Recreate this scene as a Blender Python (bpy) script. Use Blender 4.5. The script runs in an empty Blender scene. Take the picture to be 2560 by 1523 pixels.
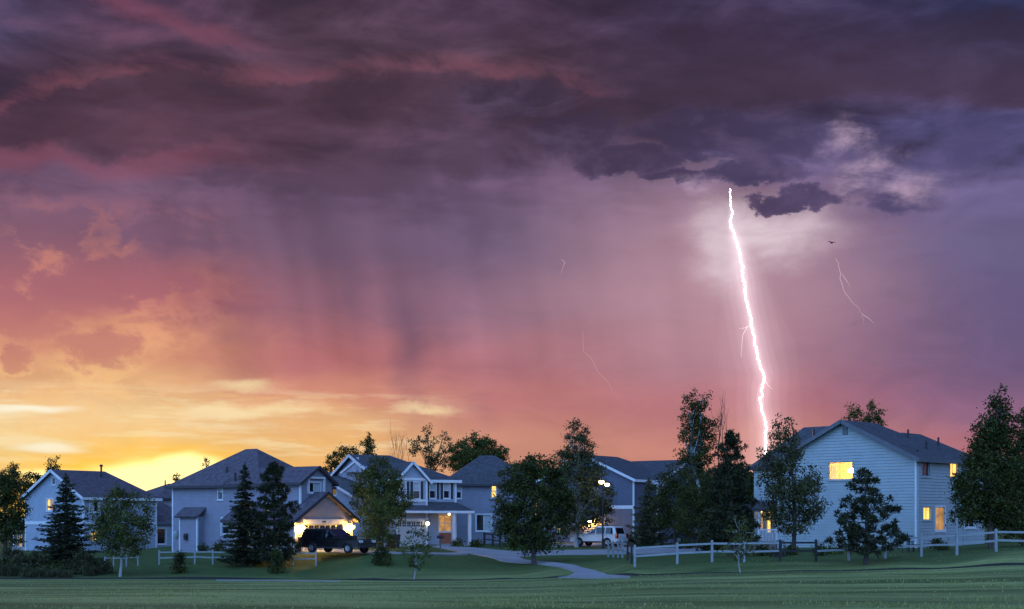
import bpy, bmesh, math, random
import numpy as np
from mathutils import Vector, Matrix

# ------------------------------------------------------------------ camera
F = 3400.0                    # focal length in photo pixels (photo is 2560 wide)
HOR = 1300.0                  # photo row of the horizon
CAMZ = 5.0                    # camera height (eye level above a meadow at 3.3)
sc = bpy.context.scene
cam = bpy.data.cameras.new('camera')
camo = bpy.data.objects.new('camera', cam)
sc.collection.objects.link(camo)
camo.location = (0, 0, CAMZ)
camo.rotation_euler = (math.radians(90), 0, 0)
cam.sensor_width = 36
cam.lens = 36 * F / 2560
cam.shift_y = (HOR - 761.5) / 2560
cam.clip_start = 0.1
cam.clip_end = 30000
sc.camera = camo
sc.view_settings.view_transform = 'Standard'
sc.view_settings.look = 'None'
sc.view_settings.exposure = 0
sc.view_settings.gamma = 1
sc.view_settings.use_curve_mapping = False


def lin(r, g, b):
    def f(c):
        c = c / 255
        return c / 12.92 if c <= 0.04045 else ((c + 0.055) / 1.055) ** 2.4
    return (f(r), f(g), f(b), 1)


# ------------------------------------------------------- tiny node language
class NT:
    def __init__(s, tree):
        s.t = tree

    def n(s, typ, **kw):
        nd = s.t.nodes.new(typ)
        for k, v in kw.items():
            setattr(nd, k, v)
        return nd

    def put(s, sock, v):
        if isinstance(v, S):
            s.t.links.new(v.s, sock)
        elif v is not None:
            sock.default_value = v

    def math(s, op, a, b=None, c=None, clamp=False):
        nd = s.n('ShaderNodeMath', operation=op, use_clamp=clamp)
        for i, v in enumerate((a, b, c)):
            s.put(nd.inputs[i], v)
        return S(s, nd.outputs[0])

    def vmath(s, op, a, b=None, out=0):
        nd = s.n('ShaderNodeVectorMath', operation=op)
        s.put(nd.inputs[0], a)
        if b is not None:
            s.put(nd.inputs[1], b)
        return S(s, nd.outputs[out])

    def comb(s, x, y, z=0.0):
        nd = s.n('ShaderNodeCombineXYZ')
        for i, v in enumerate((x, y, z)):
            s.put(nd.inputs[i], v)
        return S(s, nd.outputs[0])

    def sep(s, v):
        nd = s.n('ShaderNodeSeparateXYZ')
        s.put(nd.inputs[0], v)
        return [S(s, o) for o in nd.outputs]

    def noise(s, vec, scale=1.0, detail=3.0, rough=0.5, dist=0.0, out=0, dims='3D'):
        nd = s.n('ShaderNodeTexNoise', noise_dimensions=dims)
        s.put(nd.inputs['Vector'], vec)
        s.put(nd.inputs['Scale'], scale)
        s.put(nd.inputs['Detail'], detail)
        s.put(nd.inputs['Roughness'], rough)
        s.put(nd.inputs['Distortion'], dist)
        return S(s, nd.outputs[out])

    def ss(s, v, a, b, lo=0.0, hi=1.0):
        nd = s.n('ShaderNodeMapRange', interpolation_type='SMOOTHSTEP')
        s.put(nd.inputs['Value'], v)
        for k, x in (('From Min', a), ('From Max', b), ('To Min', lo), ('To Max', hi)):
            s.put(nd.inputs[k], x)
        return S(s, nd.outputs[0])

    def ramp(s, fac, stops, interp='LINEAR', alpha=False):
        nd = s.n('ShaderNodeValToRGB')
        cr = nd.color_ramp
        cr.interpolation = interp
        while len(cr.elements) < len(stops):
            cr.elements.new(0.5)
        for e, (p, c) in zip(cr.elements, stops):
            e.position = p
        for e, (p, c) in zip(cr.elements, stops):
            e.color = c if not isinstance(c, (int, float)) else (c, c, c, 1)
        s.put(nd.inputs[0], fac)
        return S(s, nd.outputs[0])

    def mix(s, fac, a, b, mode='MIX'):
        nd = s.n('ShaderNodeMix', data_type='RGBA', blend_type=mode)
        nd.clamp_factor = True
        s.put(nd.inputs[0], fac)
        s.put(nd.inputs[6], a)
        s.put(nd.inputs[7], b)
        return S(s, nd.outputs[2])


class S:
    def __init__(s, nt, sock):
        s.nt, s.s = nt, sock

    def __add__(s, o): return s.nt.math('ADD', s, o)
    def __radd__(s, o): return s.nt.math('ADD', o, s)
    def __sub__(s, o): return s.nt.math('SUBTRACT', s, o)
    def __rsub__(s, o): return s.nt.math('SUBTRACT', o, s)
    def __mul__(s, o): return s.nt.math('MULTIPLY', s, o)
    def __rmul__(s, o): return s.nt.math('MULTIPLY', o, s)
    def __truediv__(s, o): return s.nt.math('DIVIDE', s, o)


# ------------------------------------------------------------- sky (world)
def sky_uv(px, py):
    """photo pixel -> direction in the sky: azimuth and elevation, in 1/3400 rad"""
    x = (px - 1280) / F
    z = (HOR - py) / F
    return math.atan(x) * F, math.atan(z / math.sqrt(1 + x * x)) * F


def build_sky():
    w = bpy.data.worlds.new('World')
    sc.world = w
    w.use_nodes = True
    w.node_tree.nodes.clear()
    w.cycles.sampling_method = 'MANUAL'
    w.cycles.sample_map_resolution = 512
    N = NT(w.node_tree)
    tc = N.n('ShaderNodeTexCoord')
    d = S(N, tc.outputs['Generated'])
    x, y, z = N.sep(d)
    az = N.math('ARCTAN2', x, y)
    U0 = az * F
    V0 = N.math('ARCSINE', z) * F
    # slow and fine wandering of every boundary
    p0 = N.comb(U0 * 0.01, V0 * 0.01, 0.0)
    big = N.noise(N.vmath('MULTIPLY', p0, (0.20, 0.5, 1)), 1.0, 3, 0.55, out=1, dims='2D')
    fin = N.noise(N.vmath('MULTIPLY', p0, (0.9, 1.5, 1)), 1.0, 5, 0.62, out=1, dims='2D')
    bx, by, bz = N.sep(big)
    fx, fy, fz = N.sep(fin)
    U = U0 + (bx - 0.5) * 150 + (fx - 0.5) * 90
    V = V0 + (by - 0.5) * 90 + (fy - 0.5) * 60
    P = N.comb(U, V, 0.0)
    Psoft = N.comb(U0 + (bx - 0.5) * 170, V0 + (by - 0.5) * 80, 0.0)
    Pcrisp = N.comb(U0 + (fx - 0.5) * 140, V0 + (fy - 0.5) * 100, 0.0)
    Vb = V0 + (by - 0.5) * 90 + (fy - 0.5) * 14

    # ---- base colours: elevation ramps at six azimuths
    cols = {
        -150: [(1300, (250, 196, 90)), (1150, (250, 208, 126)), (1060, (248, 214, 156)), (950, (232, 176, 128)), (850, (204, 136, 118)),
               (700, (176, 112, 120)), (560, (138, 98, 118)), (430, (112, 84, 112)), (340, (88, 62, 82)), (200, (74, 56, 78)), (60, (68, 62, 92)), (-700, (58, 56, 98)), (-2000, (60, 66, 124))],
        350: [(1300, (252, 190, 70)), (1140, (246, 198, 118)), (1050, (242, 204, 148)), (960, (232, 178, 130)), (860, (214, 146, 118)),
              (740, (172, 104, 112)), (600, (124, 90, 114)), (430, (108, 82, 108)), (360, (88, 62, 80)), (220, (80, 58, 74)), (60, (76, 56, 78)), (-700, (58, 54, 92)), (-2000, (60, 66, 124))],
        800: [(1300, (240, 172, 96)), (1130, (238, 184, 116)), (1040, (232, 178, 130)), (990, (212, 142, 120)), (900, (182, 112, 114)),
              (760, (146, 100, 116)), (600, (116, 90, 114)), (470, (96, 74, 100)), (380, (84, 62, 82)), (230, (80, 58, 74)), (60, (80, 60, 78)), (-700, (58, 54, 92)), (-2000, (60, 66, 124))],
        1280: [(1300, (214, 156, 118)), (1120, (202, 140, 120)), (1000, (188, 120, 120)), (900, (170, 112, 122)), (760, (142, 106, 126)),
               (600, (110, 92, 122)), (450, (96, 76, 104)), (380, (84, 66, 90)), (280, (70, 54, 74)), (160, (80, 60, 76)), (40, (72, 54, 76)), (-700, (54, 50, 90)), (-2000, (60, 66, 124))],
        1800: [(1300, (208, 150, 116)), (1130, (198, 132, 120)), (1000, (182, 114, 122)), (860, (166, 118, 134)), (740, (160, 122, 142)),
               (620, (150, 116, 140)), (520, (120, 98, 130)), (430, (90, 78, 112)), (320, (72, 64, 96)), (250, (70, 54, 76)), (120, (66, 52, 78)), (20, (62, 52, 78)), (-700, (52, 52, 94)), (-2000, (60, 66, 124))],
        2560: [(1300, (200, 132, 120)), (1150, (180, 114, 124)), (1040, (140, 100, 130)), (900, (112, 92, 128)), (760, (104, 90, 128)),
               (600, (106, 96, 134)), (480, (106, 96, 138)), (380, (86, 80, 122)), (290, (78, 74, 116)), (245, (70, 58, 86)), (120, (58, 54, 84)), (0, (50, 52, 86)), (-700, (52, 56, 104)), (-2000, (60, 66, 124))],
    }
    Vn = (Vb + 200.0) / 4200.0
    base = None
    prev = None
    for px, st in cols.items():
        stops = []
        for py, c in st:
            v = (sky_uv(px, py)[1] + 200) / 4200
            stops.append((v, lin(*c)))
        r = N.ramp(Vn, stops, 'EASE')
        u = sky_uv(px, 700)[0]
        base = r if base is None else N.mix(N.ss(U, prev, u), base, r)
        prev = u

    col = base

    def blob(px, py, rx, ry, inner=0.25, coord=None):
        u, v = sky_uv(px, py)
        q = N.vmath('SUBTRACT', coord or P, (u, v, 0))
        q = N.vmath('MULTIPLY', q, (1 / rx, 1 / ry, 1))
        ln = N.vmath('LENGTH', q, out=1)
        return N.ss(ln, 1.0, inner)

    def many(lst, coord=None, inner=0.25):
        m = None
        for b in lst:
            k = blob(*b, inner=inner, coord=coord)
            m = k if m is None else N.math('MAXIMUM', m, k)
        return m

    def curve(pts):
        """height (V) of a line across the sky given by photo points"""
        st = []
        for px, py in pts:
            u, v = sky_uv(px, py)
            st.append(((u + 1700) / 3400, v / 1700))
        return N.ramp((U + 1700.0) / 3400.0, st) * 1700.0

    front = N.ss(N.math('ABSOLUTE', az), 1.0, 0.55)

    # ---- upper storm deck seen in perspective: streaks running to the horizon
    zz = N.math('MAXIMUM', z, 0.0) + 0.05
    q = N.vmath('DIVIDE', N.comb(x, y, 0.0), N.comb(zz, zz, 1.0))
    qx, qy, _ = N.sep(q)
    q = N.comb(qx * 0.55 + qy * 0.20, qy * 1.75 - qx * 0.75, 0.0)
    n1 = N.noise(q, 1.0, 5, 0.55, 0.2, dims='2D')
    n2 = N.noise(N.vmath('ADD', q, (7.3, 2.1, 0)), 2.6, 5, 0.6, 0.25, dims='2D')
    n3 = N.noise(N.vmath('MULTIPLY', p0, (0.42, 1.0, 1)), 1.0, 6, 0.58, 0.5, dims='2D')
    deck = N.ss(V, 640, 900)
    lump = N.noise(N.vmath('MULTIPLY', p0, (0.30, 0.86, 1)), 1.0, 6, 0.54, 0.25, dims='2D')
    lum = (n1 - 0.5) * 1.1 + (n2 - 0.5) * 0.7 + (n3 - 0.5) * 0.9 + (lump - 0.5) * 2.1 + 0.06
    k = N.math('POWER', 2.4, lum * deck)
    col = N.mix(1.0, col, N.comb(k, k, k), 'MULTIPLY')
    # rose light caught by the streaks, stronger towards the sunset
    rose = N.ss(lum, 0.12, 0.85) * deck * N.ss(U, 900, -900)
    col = N.mix(rose * 0.42, col, lin(114, 72, 88))
    col = N.mix(N.ss(lum, -0.05, -0.7) * deck * 0.60, col, lin(60, 49, 70))

    # soft relief everywhere
    k = 1.0 + (n3 - 0.5) * 0.40
    col = N.mix(front, col, N.mix(1.0, col, N.comb(k, k, k), 'MULTIPLY'))

    # ---- rain shafts hanging below the deck
    shaft = N.noise(N.comb((U0 + V0 * 0.16) * 0.0058, V0 * 0.0006, 0.0), 1.0, 2.5, 0.5, dims='2D')
    env = N.ss(V0, 250, 480) * N.ss(V0, 940, 740) * N.ss(N.math('ABSOLUTE', U0 + 180.0), 1000, 350)
    k = 1.0 + (shaft - 0.5) * 0.82 * env
    col = N.mix(1.0, col, N.comb(k, k, k), 'MULTIPLY')
    dk = many([(825, 560, 60, 200), (870, 660, 70, 240), (1020, 860, 80, 230), (1190, 560, 60, 200)], Psoft, 0.0)
    col = N.mix(dk * 0.42, col, lin(96, 76, 102))
    veil = blob(1000, 620, 480, 300, 0.0, Psoft)
    col = N.mix(veil * 0.40, col, lin(108, 86, 112))
    # ragged underside of the deck
    rag = many([(900, 430, 300, 90), (720, 440, 160, 60), (1180, 400, 120, 70), (560, 420, 150, 40)], P, 0.0) + (n3 - 0.5) * 0.9
    col = N.mix(N.ss(rag, 0.1, 0.75) * 0.62, col, lin(82, 63, 84))

    # ---- rose rim over the long shelf cloud, darker body beneath
    c1 = curve([(-200, 330), (110, 250), (250, 212), (420, 178), (560, 205), (700, 216), (900, 196), (1150, 168), (1350, 186), (1560, 250), (1750, 290), (2300, 300)])
    dv = V - c1
    rim = N.ss(dv, -14, 8) * N.ss(dv, 50, 6) * N.ss(U, 330, 60)
    body = N.ss(dv, 6, -30) * N.ss(dv, -210, -60) * N.ss(U, 500, 150)
    col = N.mix(body * 0.40, col, lin(74, 53, 68))
    col = N.mix(rim * N.ss(n3, 0.30, 0.62) * 0.55, col, lin(132, 78, 92))
    c2 = curve([(-200, 400), (0, 396), (130, 378), (250, 408), (400, 378), (530, 350), (800, 390), (1200, 420)])
    dv = V - c2
    rim = N.ss(dv, -60, -6) * N.ss(dv, 30, 0) * N.ss(U, -560, -960)
    col = N.mix(rim * 0.55, col, lin(138, 80, 100))
    col = N.mix(N.ss(dv, 0, 40) * N.ss(dv, 150, 50) * N.ss(U, -400, -800) * 0.4, col, lin(78, 54, 70))
    c3 = curve([(160, -50), (260, 0), (420, 50), (560, 96), (700, 140), (900, 170)])
    dv = V - c3
    rim = N.ss(dv, -30, 2) * N.ss(dv, 44, 2) * N.ss(U, -480, -760) * N.ss(U, -1230, -1010)
    col = N.mix(rim * 0.5, col, lin(132, 76, 96))

    # ---- dark cloud masses on the right
    dark = many([(1280, 250, 230, 80), (1430, 330, 190, 90), (1570, 400, 230, 62), (1770, 330, 320, 95), (1930, 365, 200, 60), (1870, 430, 190, 55),
                 (2000, 497, 240, 44), (2250, 500, 150, 56), (2430, 360, 130, 80), (1700, 440, 160, 40)], Pcrisp, 0.0)
    dd = dark + (n3 - 0.5) * 0.8 + (lump - 0.5) * 0.5
    edge = N.ss(dd, 0.05, 0.74)
    dcol = N.ramp((U + 0.0) / 1200.0, [(0.0, lin(62, 49, 70)), (0.5, lin(68, 58, 88)), (1.0, lin(80, 74, 116))])
    col = N.mix(edge * 0.80, col, N.mix(N.ss(n3 + (fz - 0.5) * 0.6, 0.42, 0.75) * 0.5, dcol, lin(104, 86, 116)))
    c4 = curve([(1100, 150), (1400, 240), (1650, 275), (1900, 262), (2250, 250), (2560, 262), (2800, 270)])
    shelf = N.ss(V - c4, -14, 22) * N.ss(V - c4, 240, 40) * N.ss(U, 150, 420)
    col = N.mix(shelf * 0.6, col, lin(70, 54, 74))

    # ---- cloud and rain lit from inside by the flash
    lowedge = N.ss(edge, 0.6, 0.1)
    glow = blob(1730, 700, 640, 440, 0.0, Psoft) * lowedge
    col = N.mix(glow * 0.50, col, lin(200, 156, 166))
    glow = many([(1900, 585, 280, 130), (1810, 620, 160, 170)], P, 0.0)
    glow = N.math('POWER', glow, 1.4) * (0.75 + (n3 - 0.5) * 1.0)
    col = N.mix(glow * lowedge, col, lin(232, 212, 220))
    glow = many([(2120, 345, 90, 80), (2180, 420, 130, 60), (1740, 455, 100, 36), (2140, 470, 60, 60), (2240, 470, 160, 60)], Pcrisp, 0.0) * N.ss(n3 + (fz - 0.5) * 0.8, 0.30, 0.75)
    col = N.mix(glow * 0.85, col, lin(186, 158, 184))

    # ---- sunset side: torn cumulus with lit rims
    cum = many([(245, 868, 200, 95), (60, 790, 190, 120), (-20, 640, 170, 160), (150, 590, 170, 110), (330, 690, 320, 100), (50, 900, 100, 40), (180, 730, 230, 100)], Pcrisp, 0.0)
    puff = N.noise(N.vmath('MULTIPLY', p0, (1.5, 2.1, 1)), 1.0, 6, 0.66, 0.3, dims='2D')
    cum = cum + (puff - 0.5) * 0.95 + (n3 - 0.5) * 0.9
    sideL = N.ss(V0, 800, 650)
    rim = N.ss(cum, -0.12, 0.24) * N.ss(cum, 0.66, 0.24) * N.ss(U, -620, -940) * N.ss(bz, 0.36, 0.60) * sideL
    bodyc = N.ss(cum, 0.16, 0.85) * N.ss(U, -480, -860) * sideL
    warm = N.ramp(V0 / 1000.0, [(0.30, lin(208, 142, 114)), (0.48, lin(178, 108, 114)), (0.70, lin(128, 88, 108))])
    col = N.mix(bodyc * 0.62, col, warm)
    rimc = N.ramp(V0 / 1000.0, [(0.34, lin(250, 200, 136)), (0.50, lin(232, 158, 124)), (0.75, lin(200, 118, 106))])
    col = N.mix(rim * 0.52, col, rimc)

    # ---- clear slot above the horizon: cream bands and the low sun's glow
    st = N.noise(N.comb(U0 * 0.0035, V0 * 0.03, 0.0), 1.0, 4, 0.6, dims='2D')
    bands = N.ss(st, 0.44, 0.66) * N.ss(V0, 90, 180) * N.ss(V0, 350, 270) * N.ss(U0, -20, -420)
    col = N.mix(bands * 0.50, col, lin(252, 232, 186))
    bands = many([(640, 1035, 260, 26), (1060, 1016, 130, 22), (620, 962, 130, 30)], P, 0.0)
    col = N.mix(bands * 0.62, col, lin(250, 226, 174))
    dusk = many([(760, 1080, 300, 32), (640, 1000, 300, 10)], P, 0.0)
    col = N.mix(dusk * 0.5, col, lin(232, 178, 122))
    bands = many([(60, 1026, 170, 13), (90, 1122, 130, 16)], Psoft, 0.2)
    col = N.mix(bands * 0.8, col, lin(255, 248, 222))
    glow = blob(375, 1198, 440, 108, 0.12, Psoft)
    col = N.mix(glow, col, (1.25, 0.66, 0.004, 1))
    sun = many([(350, 1202, 210, 72), (460, 1172, 140, 42), (190, 1208, 190, 40)], Psoft, 0.45)
    col = N.mix(sun, col, (1.6, 1.25, 0.50, 1))

    # ---- clear blue dusk behind the storm (the light on everything that faces the camera)
    back = N.ss(y + x * 0.38, 0.30, -0.75)
    clear = N.ramp(V0 / 5300.0, [(0.0, (0.66, 1.12, 2.04, 1)), (0.15, (0.60, 1.23, 2.60, 1)), (1.0, (0.34, 0.75, 1.74, 1))])
    col = N.mix(back, col, clear)
    bg = N.n('ShaderNodeBackground')
    N.put(bg.inputs[0], col)
    bg.inputs[1].default_value = 1.0
    out = N.n('ShaderNodeOutputWorld')
    w.node_tree.links.new(bg.outputs[0], out.inputs[0])


build_sky()

# low sun, veiled by cloud, behind the left houses
SUN_AZ = math.atan((400 - 1280) / F)
SUN_EL = math.radians(2.0)
sl = bpy.data.lights.new('sun', 'SUN')
sl.energy = 0.5
sl.angle = math.radians(10)
sl.color = (1.0, 0.55, 0.22)
so = bpy.data.objects.new('sun', sl)
sc.collection.objects.link(so)
sdir = Vector((math.sin(SUN_AZ) * math.cos(SUN_EL), math.cos(SUN_AZ) * math.cos(SUN_EL), math.sin(SUN_EL)))
so.rotation_euler = (-sdir).to_track_quat('-Z', 'Y').to_euler()

# ------------------------------------------------------------ object helpers
COL = sc.collection


def link(o, parent=None):
    COL.objects.link(o)
    if parent is not None:
        o.parent = parent
    return o


def tag(o, label=None, cat=None, group=None, kind=None):
    if label: o['label'] = label
    if cat: o['category'] = cat
    if group: o['group'] = group
    if kind: o['kind'] = kind
    return o


def empty(name, loc=(0, 0, 0), rz=0.0, label=None, cat=None, group=None):
    o = bpy.data.objects.new(name, None)
    o.empty_display_size = 0.2
    o.location = loc
    o.rotation_euler = (0, 0, rz)
    link(o)
    return tag(o, label, cat, group)


class MB:
    """collects faces, builds one mesh object"""
    def __init__(s):
        s.v, s.f = [], []

    def add(s, vs, fs):
        b = len(s.v)
        s.v += [tuple(p) for p in vs]
        s.f += [tuple(b + i for i in f) for f in fs]
        return s

    def hexa(s, lo, hi):
        """eight corners: four low (ccw seen from above) and four high"""
        return s.add(list(lo) + list(hi), [(3, 2, 1, 0), (4, 5, 6, 7), (0, 1, 5, 4), (1, 2, 6, 5), (2, 3, 7, 6), (3, 0, 4, 7)])

    def box(s, x0, x1, y0, y1, z0, z1):
        return s.hexa([(x0, y0, z0), (x1, y0, z0), (x1, y1, z0), (x0, y1, z0)], [(x0, y0, z1), (x1, y0, z1), (x1, y1, z1), (x0, y1, z1)])

    def beam(s, p, q, w, h, up=(0, 0, 1)):
        """bar from p to q, w wide sideways and h tall"""
        p, q = Vector(p), Vector(q)
        d = (q - p).normalized()
        side = d.cross(Vector(up))
        if side.length < 1e-4:
            side = d.cross(Vector((0, 1, 0)))
        side.normalize()
        u = side.cross(d).normalized()
        a, b = side * w / 2, u * h / 2
        return s.hexa([p - a - b, p + a - b, q + a - b, q - a - b], [p - a + b, p + a + b, q + a + b, q - a + b])

    def tube(s, pts, rad, n=7, cap=True):
        pts = [Vector(p) for p in pts]
        rings = []
        for i, p in enumerate(pts):
            d = (pts[min(i + 1, len(pts) - 1)] - pts[max(i - 1, 0)]).normalized()
            r = d.cross(Vector((0.31, 0.95, 0.05)))
            if r.length < 1e-3:
                r = d.cross(Vector((1, 0, 0)))
            r.normalize()
            t = d.cross(r)
            k = rad[i] if isinstance(rad, (list, tuple)) else rad
            rings.append([p + (r * math.cos(2 * math.pi * j / n) + t * math.sin(2 * math.pi * j / n)) * k for j in range(n)])
        vs = [p for r in rings for p in r]
        fs = []
        for i in range(len(rings) - 1):
            for j in range(n):
                a, b = i * n + j, i * n + (j + 1) % n
                fs.append((a, b, b + n, a + n))
        if cap:
            fs.append(tuple(range(n - 1, -1, -1)))
            fs.append(tuple((len(rings) - 1) * n + j for j in range(n)))
        return s.add(vs, fs)

    def lathe(s, prof, c=(0, 0, 0), n=14, axis='z'):
        vs, fs = [], []
        for (r, h) in prof:
            for j in range(n):
                a = 2 * math.pi * j / n
                if axis == 'z':
                    vs.append((c[0] + r * math.cos(a), c[1] + r * math.sin(a), c[2] + h))
                else:
                    vs.append((c[0] + r * math.cos(a), c[1] + h, c[2] + r * math.sin(a)))
        for i in range(len(prof) - 1):
            for j in range(n):
                a, b = i * n + j, i * n + (j + 1) % n
                f = (a, b, b + n, a + n)
                fs.append(f if axis == 'z' else f[::-1])
        return s.add(vs, fs)

    def slab(s, pts, th):
        """flat polygon thickened downwards along its normal"""
        pts = [Vector(p) for p in pts]
        nrm = Vector((0, 0, 0))
        for i in range(len(pts)):
            a, b = pts[i], pts[(i + 1) % len(pts)]
            nrm += a.cross(b)
        nrm.normalize()
        if nrm.z < 0:
            pts = pts[::-1]
            nrm = -nrm
        lo = [p - nrm * th for p in pts]
        n = len(pts)
        return s.add(pts + lo, [tuple(range(n)), tuple(range(2 * n - 1, n - 1, -1))] + [(i, n + i, n + (i + 1) % n, (i + 1) % n) for i in range(n)])

    def mesh(s, name, mat, smooth=False):
        me = bpy.data.meshes.new(name)
        me.from_pydata(s.v, [], s.f)
        me.validate()
        if mat: me.materials.append(mat)
        if smooth:
            me.polygons.foreach_set('use_smooth', [True] * len(me.polygons))
        return me

    def build(s, name, mat, parent=None, smooth=False):
        return link(bpy.data.objects.new(name, s.mesh(name, mat, smooth)), parent)


# ----------------------------------------------------------------- materials
MATS = {}


def mat(name, base, rough=0.6, var=0.12, scale=2.0, bump=0.0, bscale=20.0, spec=0.4, metal=0.0, stretch=(1, 1, 1), base2=None, coat=0.0):
    if name in MATS:
        return MATS[name]
    m = bpy.data.materials.new(name)
    m.use_nodes = True
    N = NT(m.node_tree)
    b = m.node_tree.nodes['Principled BSDF']
    tc = N.n('ShaderNodeTexCoord')
    p = N.vmath('MULTIPLY', S(N, tc.outputs['Object']), stretch)
    n = N.noise(p, scale, 5, 0.6)
    base = tuple(base) + (1,)
    lo = tuple(max(0, c * (1 - var * 1.6)) for c in base[:3]) + (1,)
    hi = tuple(c * (1 + var * 1.6) for c in base[:3]) + (1,)
    if base2: lo = tuple(base2) + (1,)
    c = N.ramp(n, [(0.30, lo), (0.70, hi)])
    N.put(b.inputs['Base Color'], c)
    b.inputs['Roughness'].default_value = rough
    b.inputs['Metallic'].default_value = metal
    b.inputs['Specular IOR Level'].default_value = spec
    b.inputs['Coat Weight'].default_value = coat
    if bump:
        bn = N.n('ShaderNodeBump')
        bn.inputs['Strength'].default_value = bump
        bn.inputs['Distance'].default_value = 0.02
        N.put(bn.inputs['Height'], N.noise(p, bscale, 4, 0.6))
        m.node_tree.links.new(bn.outputs[0], b.inputs['Normal'])
    MATS[name] = m
    return m


def emit(name, col, strength, var=0.0, scale=2.0):
    if name in MATS:
        return MATS[name]
    m = bpy.data.materials.new(name)
    m.use_nodes = True
    N = NT(m.node_tree)
    m.node_tree.nodes.clear()
    e = N.n('ShaderNodeEmission')
    e.inputs[1].default_value = strength
    if var:
        tc = N.n('ShaderNodeTexCoord')
        n = N.noise(S(N, tc.outputs['Object']), scale, 2, 0.5)
        c = N.ramp(n, [(0.25, tuple(k * (1 - var) for k in col) + (1,)), (0.75, tuple(k * (1 + var) for k in col) + (1,))])
        N.put(e.inputs[0], c)
    else:
        e.inputs[0].default_value = tuple(col) + (1,)
    o = N.n('ShaderNodeOutputMaterial')
    m.node_tree.links.new(e.outputs[0], o.inputs[0])
    MATS[name] = m
    return m


def leafmat(name, a, b, trans=0.25):
    if name in MATS:
        return MATS[name]
    m = bpy.data.materials.new(name)
    m.use_nodes = True
    N = NT(m.node_tree)
    m.node_tree.nodes.clear()
    g = N.n('ShaderNodeNewGeometry')
    tc = N.n('ShaderNodeTexCoord')
    r = S(N, g.outputs['Random Per Island'])
    n = N.ss(N.noise(S(N, tc.outputs['Object']), 1.3, 3, 0.6), 0.3, 0.7)
    c = N.ramp(r * 0.45 + n * 0.55, [(0.10, tuple(a) + (1,)), (0.95, tuple(b) + (1,))])
    d = N.n('ShaderNodeBsdfPrincipled')
    d.inputs['Roughness'].default_value = 0.55
    d.inputs['Specular IOR Level'].default_value = 0.25
    N.put(d.inputs['Base Color'], c)
    t = N.n('ShaderNodeBsdfTranslucent')
    N.put(t.inputs[0], c)
    mx = N.n('ShaderNodeMixShader')
    mx.inputs[0].default_value = trans
    m.node_tree.links.new(d.outputs[0], mx.inputs[1])
    m.node_tree.links.new(t.outputs[0], mx.inputs[2])
    o = N.n('ShaderNodeOutputMaterial')
    m.node_tree.links.new(mx.outputs[0], o.inputs[0])
    MATS[name] = m
    return m


def roofmat(name, base):
    if name in MATS:
        return MATS[name]
    m = mat(name, base, 0.85, 0.22, 3.0, 0.0)
    N = NT(m.node_tree)
    b = m.node_tree.nodes['Principled BSDF']
    tc = N.n('ShaderNodeTexCoord')
    ob = S(N, tc.outputs['Object'])
    x, y, z = N.sep(ob)
    # shingle courses follow height; tabs run along the eaves
    row = N.math('FRACT', z * 11.0)
    tab = N.noise(N.vmath('MULTIPLY', ob, (4.0, 4.0, 11.0)), 1.0, 2, 0.6)
    bn = N.n('ShaderNodeBump')
    bn.inputs['Strength'].default_value = 0.6
    bn.inputs['Distance'].default_value = 0.02
    N.put(bn.inputs['Height'], row * 0.6 + tab)
    m.node_tree.links.new(bn.outputs[0], b.inputs['Normal'])
    old = b.inputs['Base Color'].links[0].from_socket
    k = 0.50 + tab * 1.0
    N.put(b.inputs['Base Color'], N.mix(1.0, S(N, old), N.comb(k, k, k), 'MULTIPLY'))
    return m


TRIM = mat('white_trim_paint', (0.66, 0.68, 0.70), 0.5, 0.05, 3)
GLASS = mat('dark_window_glass', (0.012, 0.014, 0.02), 0.06, 0.1, 1, spec=0.6)
BLIND = mat('pale_window_blind', (0.42, 0.45, 0.46), 0.4, 0.08, 1, stretch=(1, 1, 8))
LITW = emit('lit_window_curtain', (1.0, 0.60, 0.13), 1.5, 0.3, 2.5)
LITDIM = emit('dim_lit_window', (1.0, 0.50, 0.16), 0.5, 0.5, 2.0)
BULB = emit('lamp_bulb', (1.0, 0.56, 0.10), 620.0)
DARKMETAL = mat('dark_metal', (0.02, 0.02, 0.024), 0.45, 0.1, 4)
CONCRETE = mat('pale_concrete', (0.30, 0.30, 0.30), 0.85, 0.12, 0.7, 0.3, 8)
BARK = mat('brown_bark', (0.07, 0.055, 0.045), 0.9, 0.3, 6, 0.6, 12, stretch=(1, 1, 0.25))
PALEBARK = mat('pale_bark', (0.34, 0.34, 0.33), 0.85, 0.25, 5, 0.5, 12, stretch=(1, 1, 0.3))


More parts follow.
